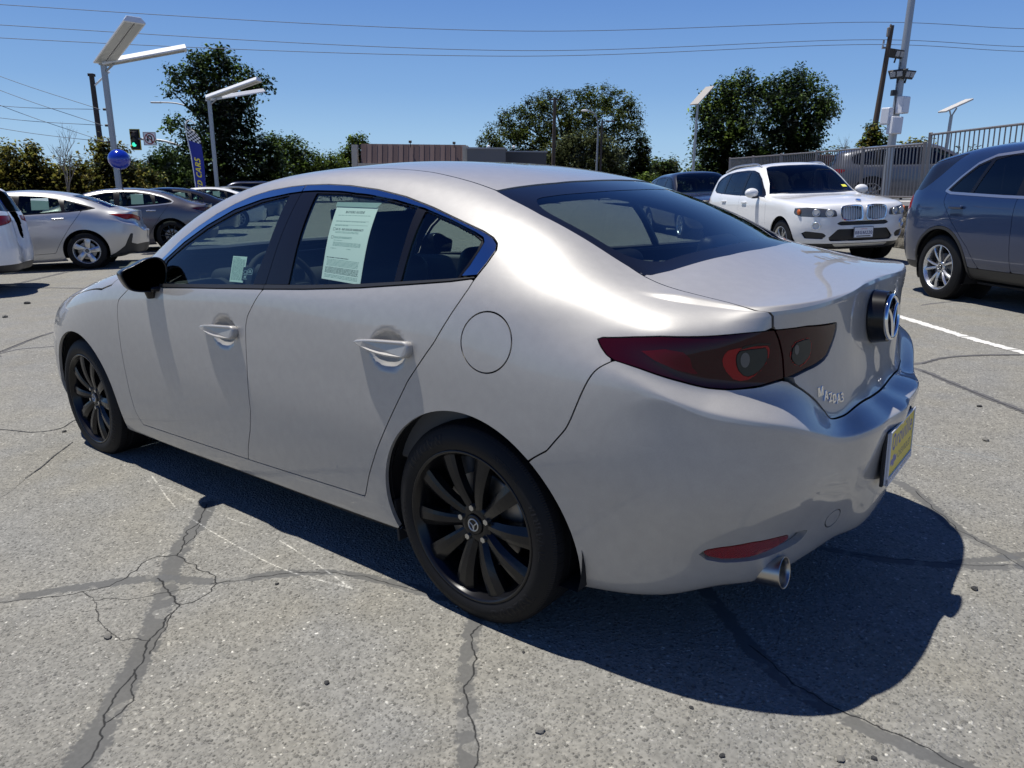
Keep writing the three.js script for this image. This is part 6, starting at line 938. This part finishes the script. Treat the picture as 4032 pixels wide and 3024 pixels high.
const OLIVE = [[.27, .25, .055], [.22, .23, .055], [.31, .27, .075], [.17, .19, .05]], DEEP = [[.075, .13, .035], [.10, .165, .045], [.06, .105, .032], [.125, .19, .055]], PINE = [[.095, .135, .032], [.125, .165, .04], [.075, .11, .03], [.16, .19, .05]], GREYG = [[.15, .18, .085], [.18, .21, .10], [.12, .15, .07]], FRESH = [[.16, .235, .05], [.20, .28, .06], [.13, .20, .045]];
{
  const px = (D) => D * .968 / 1580;                     // metres to a step of the layout grid at that distance
  const B = (D, u0, list) => list.map(([u, v, ru, rv, z = 0, rz]) => [(u - u0) * px(D), (400 - v) * px(D) + .85, z, ru * px(D), rv * px(D), (rz ?? (ru + rv) / 2) * px(D)]);
  const A = (D, u) => (u - 1106) * px(D);
  const row = (label, D, u0, list, o) => tree(o.name ?? 'leafy_tree', label, A(D, u0), D, B(D, u0, list), { leaf: .085, ...o });
  const yg = { name: 'olive_tree', hues: OLIVE, clump: .26, hollow: .4, group: 'yellow-green trees behind the cars on the left' };
  row('dark green tree cut by the left edge behind the yellow-green trees', 36, 0, [[-25, 330, 45, 50], [5, 345, 32, 45], [-10, 390, 50, 40]], { hues: DEEP, count: 5200, seed: 21, clump: .3 });
  row('broad yellow-green tree left of the bare tree', 33, 75, [[50, 345, 40, 45], [90, 335, 42, 50], [65, 380, 70, 42], [115, 370, 40, 50], [45, 300, 16, 20], [100, 295, 14, 22], [20, 385, 40, 40]], { ...yg, count: 9500, seed: 22 });
  row('yellow-green tree between the bare tree and the tall lamp post', 33.5, 190, [[160, 370, 38, 45], [200, 350, 30, 42], [215, 380, 46, 45], [185, 390, 60, 40]], { ...yg, count: 6400, seed: 23 });
  row('taller yellow-green tree right of the tall lamp post', 33, 255, [[248, 300, 22, 26], [272, 325, 26, 34], [255, 360, 40, 40], [295, 360, 32, 42], [280, 390, 60, 34], [290, 300, 12, 14]], { ...yg, count: 7000, seed: 24 });
  row('small olive tree below the traffic signal', 35, 320, [[315, 345, 22, 30], [340, 370, 26, 34], [322, 390, 40, 30]], { ...yg, hues: [...OLIVE, ...DEEP], count: 4200, seed: 25 });
  bareTree('grey leafless tree among the yellow-green trees on the left', A(32, 163), 32, 4.0, 4);
  row('tall dark green tree with an open crown behind the two-headed lamp post', 46, 508, [
    [455, 175, 38, 26], [425, 160, 26, 22], [500, 145, 42, 30], [515, 120, 18, 14], [470, 130, 18, 14], [545, 150, 28, 24], [575, 175, 30, 24, .4], [600, 178, 24, 16], [412, 195, 16, 12], [495, 195, 46, 30], [540, 205, 44, 30], [475, 225, 34, 26],
    [415, 250, 22, 16], [400, 262, 16, 10], [510, 245, 46, 34, .6], [555, 255, 34, 34], [445, 285, 30, 26], [495, 295, 52, 38, .5], [555, 300, 46, 38], [600, 320, 36, 34], [420, 325, 34, 30], [480, 345, 60, 42, .7], [550, 355, 60, 42, .6], [610, 365, 44, 36], [390, 355, 26, 34], [440, 385, 60, 30], [530, 390, 90, 28]],
    { name: 'sweetgum_tree', hues: DEEP, count: 26000, seed: 26, leaf: .105, clump: .30, hollow: .35, trunk: .24 });
  row('dark bushy tree under the left side of the tall tree', 44, 385, [[378, 320, 24, 22], [365, 350, 26, 28], [395, 375, 40, 34], [355, 385, 30, 26]], { hues: DEEP, count: 5200, seed: 27 });
  row('mid green tree right of the tall tree', 60, 660, [[630, 325, 34, 34], [655, 315, 26, 26], [645, 365, 56, 40], [690, 350, 34, 34], [610, 300, 16, 18]], { hues: [...DEEP, ...FRESH], count: 8000, seed: 28, leaf: .11, clump: .4 });
  row('low rounded tree left of the brown roofed building', 62, 730, [[715, 352, 30, 26], [745, 348, 26, 24], [730, 380, 50, 30]], { hues: [...DEEP, ...FRESH], count: 5200, seed: 29, leaf: .11, clump: .4 });
  row('bright green pointed tree showing above the left end of the building', 66, 792, [[792, 318, 20, 22], [785, 300, 10, 12], [800, 298, 9, 10], [775, 345, 26, 30], [808, 335, 14, 24]], { hues: FRESH, count: 4200, seed: 30, leaf: .12, clump: .35 });
  row('wide domed pine rising behind the building', 93, 1235, [
    [1100, 290, 40, 28], [1075, 318, 28, 28], [1130, 262, 40, 26], [1165, 240, 38, 24], [1205, 228, 40, 24], [1250, 222, 38, 22], [1300, 212, 44, 22, .5], [1340, 225, 40, 26], [1365, 255, 30, 34], [1120, 310, 44, 28, 1.5], [1165, 290, 46, 30, 2], [1210, 268, 44, 28, 2], [1260, 262, 44, 28, 2.5], [1310, 262, 46, 34, 2.5], [1350, 300, 40, 34, 1.5], [1385, 300, 22, 24], [1200, 318, 50, 34, 2.5], [1255, 310, 50, 36, 3], [1310, 320, 50, 40, 2.5], [1370, 345, 34, 34], [1140, 345, 60, 30, 1], [1240, 360, 80, 36, 1.5], [1320, 370, 70, 36, 1], [1060, 338, 16, 18]],
    { name: 'stone_pine', hues: PINE, count: 46000, seed: 31, leaf: .135, clump: .42, hollow: .62, perClump: 26, trunk: .4 });
  row('slim dark green tree at the right foot of the wide pine', 91, 1396, [[1398, 318, 14, 26], [1394, 350, 22, 30], [1402, 378, 26, 26]], { hues: PINE, count: 4600, seed: 32, leaf: .14, clump: .4 });
  row('grey-green bushy tree before the middle of the pine', 77, 1265, [[1215, 325, 32, 26], [1245, 305, 26, 22], [1285, 300, 34, 26], [1320, 315, 32, 28], [1235, 350, 46, 30], [1300, 350, 54, 36], [1345, 350, 22, 30]], { hues: GREYG, count: 13000, seed: 33, leaf: .12, clump: .38 });
  row('small far tree in the gap right of the pine', 118, 1450, [[1445, 358, 22, 14], [1462, 352, 14, 12], [1452, 372, 28, 16]], { hues: [...GREYG, ...DEEP], count: 3200, seed: 34, leaf: .2, clump: .5 });
  row('low yellow-green shrub at the right foot of the pine', 85, 1415, [[1405, 385, 26, 18], [1432, 388, 24, 14]], { name: 'shrub', category: 'shrub', hues: FRESH, count: 2400, seed: 44, leaf: .14, clump: .35 });
  const rt = { name: 'broad_tree', leaf: .12, clump: .40, hollow: .35, droop: .25 };
  row('left one of the two big green trees beyond the white SUV', 62, 1580, [[1575, 190, 34, 24], [1600, 172, 24, 18], [1545, 215, 36, 28], [1590, 225, 46, 36], [1530, 250, 28, 30], [1575, 270, 52, 36, .8], [1545, 305, 44, 34], [1600, 310, 44, 40, .5], [1560, 345, 50, 36], [1535, 370, 34, 30], [1600, 365, 50, 36], [1512, 232, 14, 14], [1522, 280, 18, 18], [1628, 200, 20, 26]], { ...rt, hues: [...DEEP, ...FRESH], count: 21000, seed: 35 });
  row('right one of the two big green trees beyond the white SUV', 61, 1715, [[1700, 180, 42, 24], [1665, 195, 34, 26], [1735, 185, 38, 26], [1768, 205, 26, 26], [1715, 158, 16, 10], [1690, 225, 48, 34, .6], [1745, 235, 46, 36, .5], [1785, 232, 18, 18], [1665, 260, 40, 36], [1720, 280, 48, 38, .6], [1760, 275, 30, 30], [1740, 310, 36, 30], [1680, 310, 44, 36], [1700, 350, 56, 40], [1648, 330, 34, 40], [1760, 345, 24, 26]], { ...rt, hues: DEEP, count: 22000, seed: 36 });
  row('low yellow-green bush at the foot of the left big tree', 60, 1520, [[1510, 372, 22, 16], [1535, 380, 26, 18]], { name: 'shrub', category: 'shrub', hues: FRESH, count: 2600, seed: 37, leaf: .11, clump: .3 });
  bareTree('grey leafless tree behind the fence by the wooden pole', A(30, 1845), 30, 3.2, 9, .7);
  row('small bright tree behind the fence beside the wooden pole', 26, 1890, [[1885, 312, 14, 14], [1895, 335, 26, 22], [1875, 345, 18, 18], [1905, 355, 20, 16]], { name: 'young_tree', hues: [...FRESH, ...OLIVE], count: 2600, seed: 38, leaf: .06, clump: .14, y: .7 });
  row('yellowish bush seen through the pickets right of the grey SUV', 24, 1965, [[1950, 375, 24, 24], [1980, 365, 28, 28], [1965, 395, 46, 24], [2010, 380, 30, 26]], { name: 'shrub', category: 'shrub', hues: OLIVE, count: 4600, seed: 39, leaf: .06, clump: .16, y: .75 });
  // far wooded skyline
  const far = []; const r = seeded(77); for (let u = -500; u < 2900; u += 46) { const D = 150 + 30 * r(), v = 372 + 14 * r() - (u < 700 ? 14 : 0); const q = spot(A(D, u), D, 0); far.push([q[0], 1.2 + (400 - v) * px(D) * .6 - .045 * q[0] * .55, q[2], 5 + 3 * r(), 3.2 + 1.5 * r(), 5]); }
  const wd = part('woodland', crown(far, 42000, .42, [...DEEP, ...GREYG], 78, { clump: 1.1, perClump: 10 }), LEAF, scene); wd.userData.kind = 'stuff'; wd.userData.label = 'distant band of dark trees along the horizon'; wd.userData.category = 'woodland';
}
// ---------- the whole lot turned so that plumb is up ----------
for (const o of [...scene.children]) if (o !== sun.target) { o.updateMatrix(); o.position.applyQuaternion(LEVEL); o.quaternion.premultiply(LEVEL); }
camera.position.applyQuaternion(LEVEL); camera.quaternion.premultiply(LEVEL);
renderer.render(scene, camera);
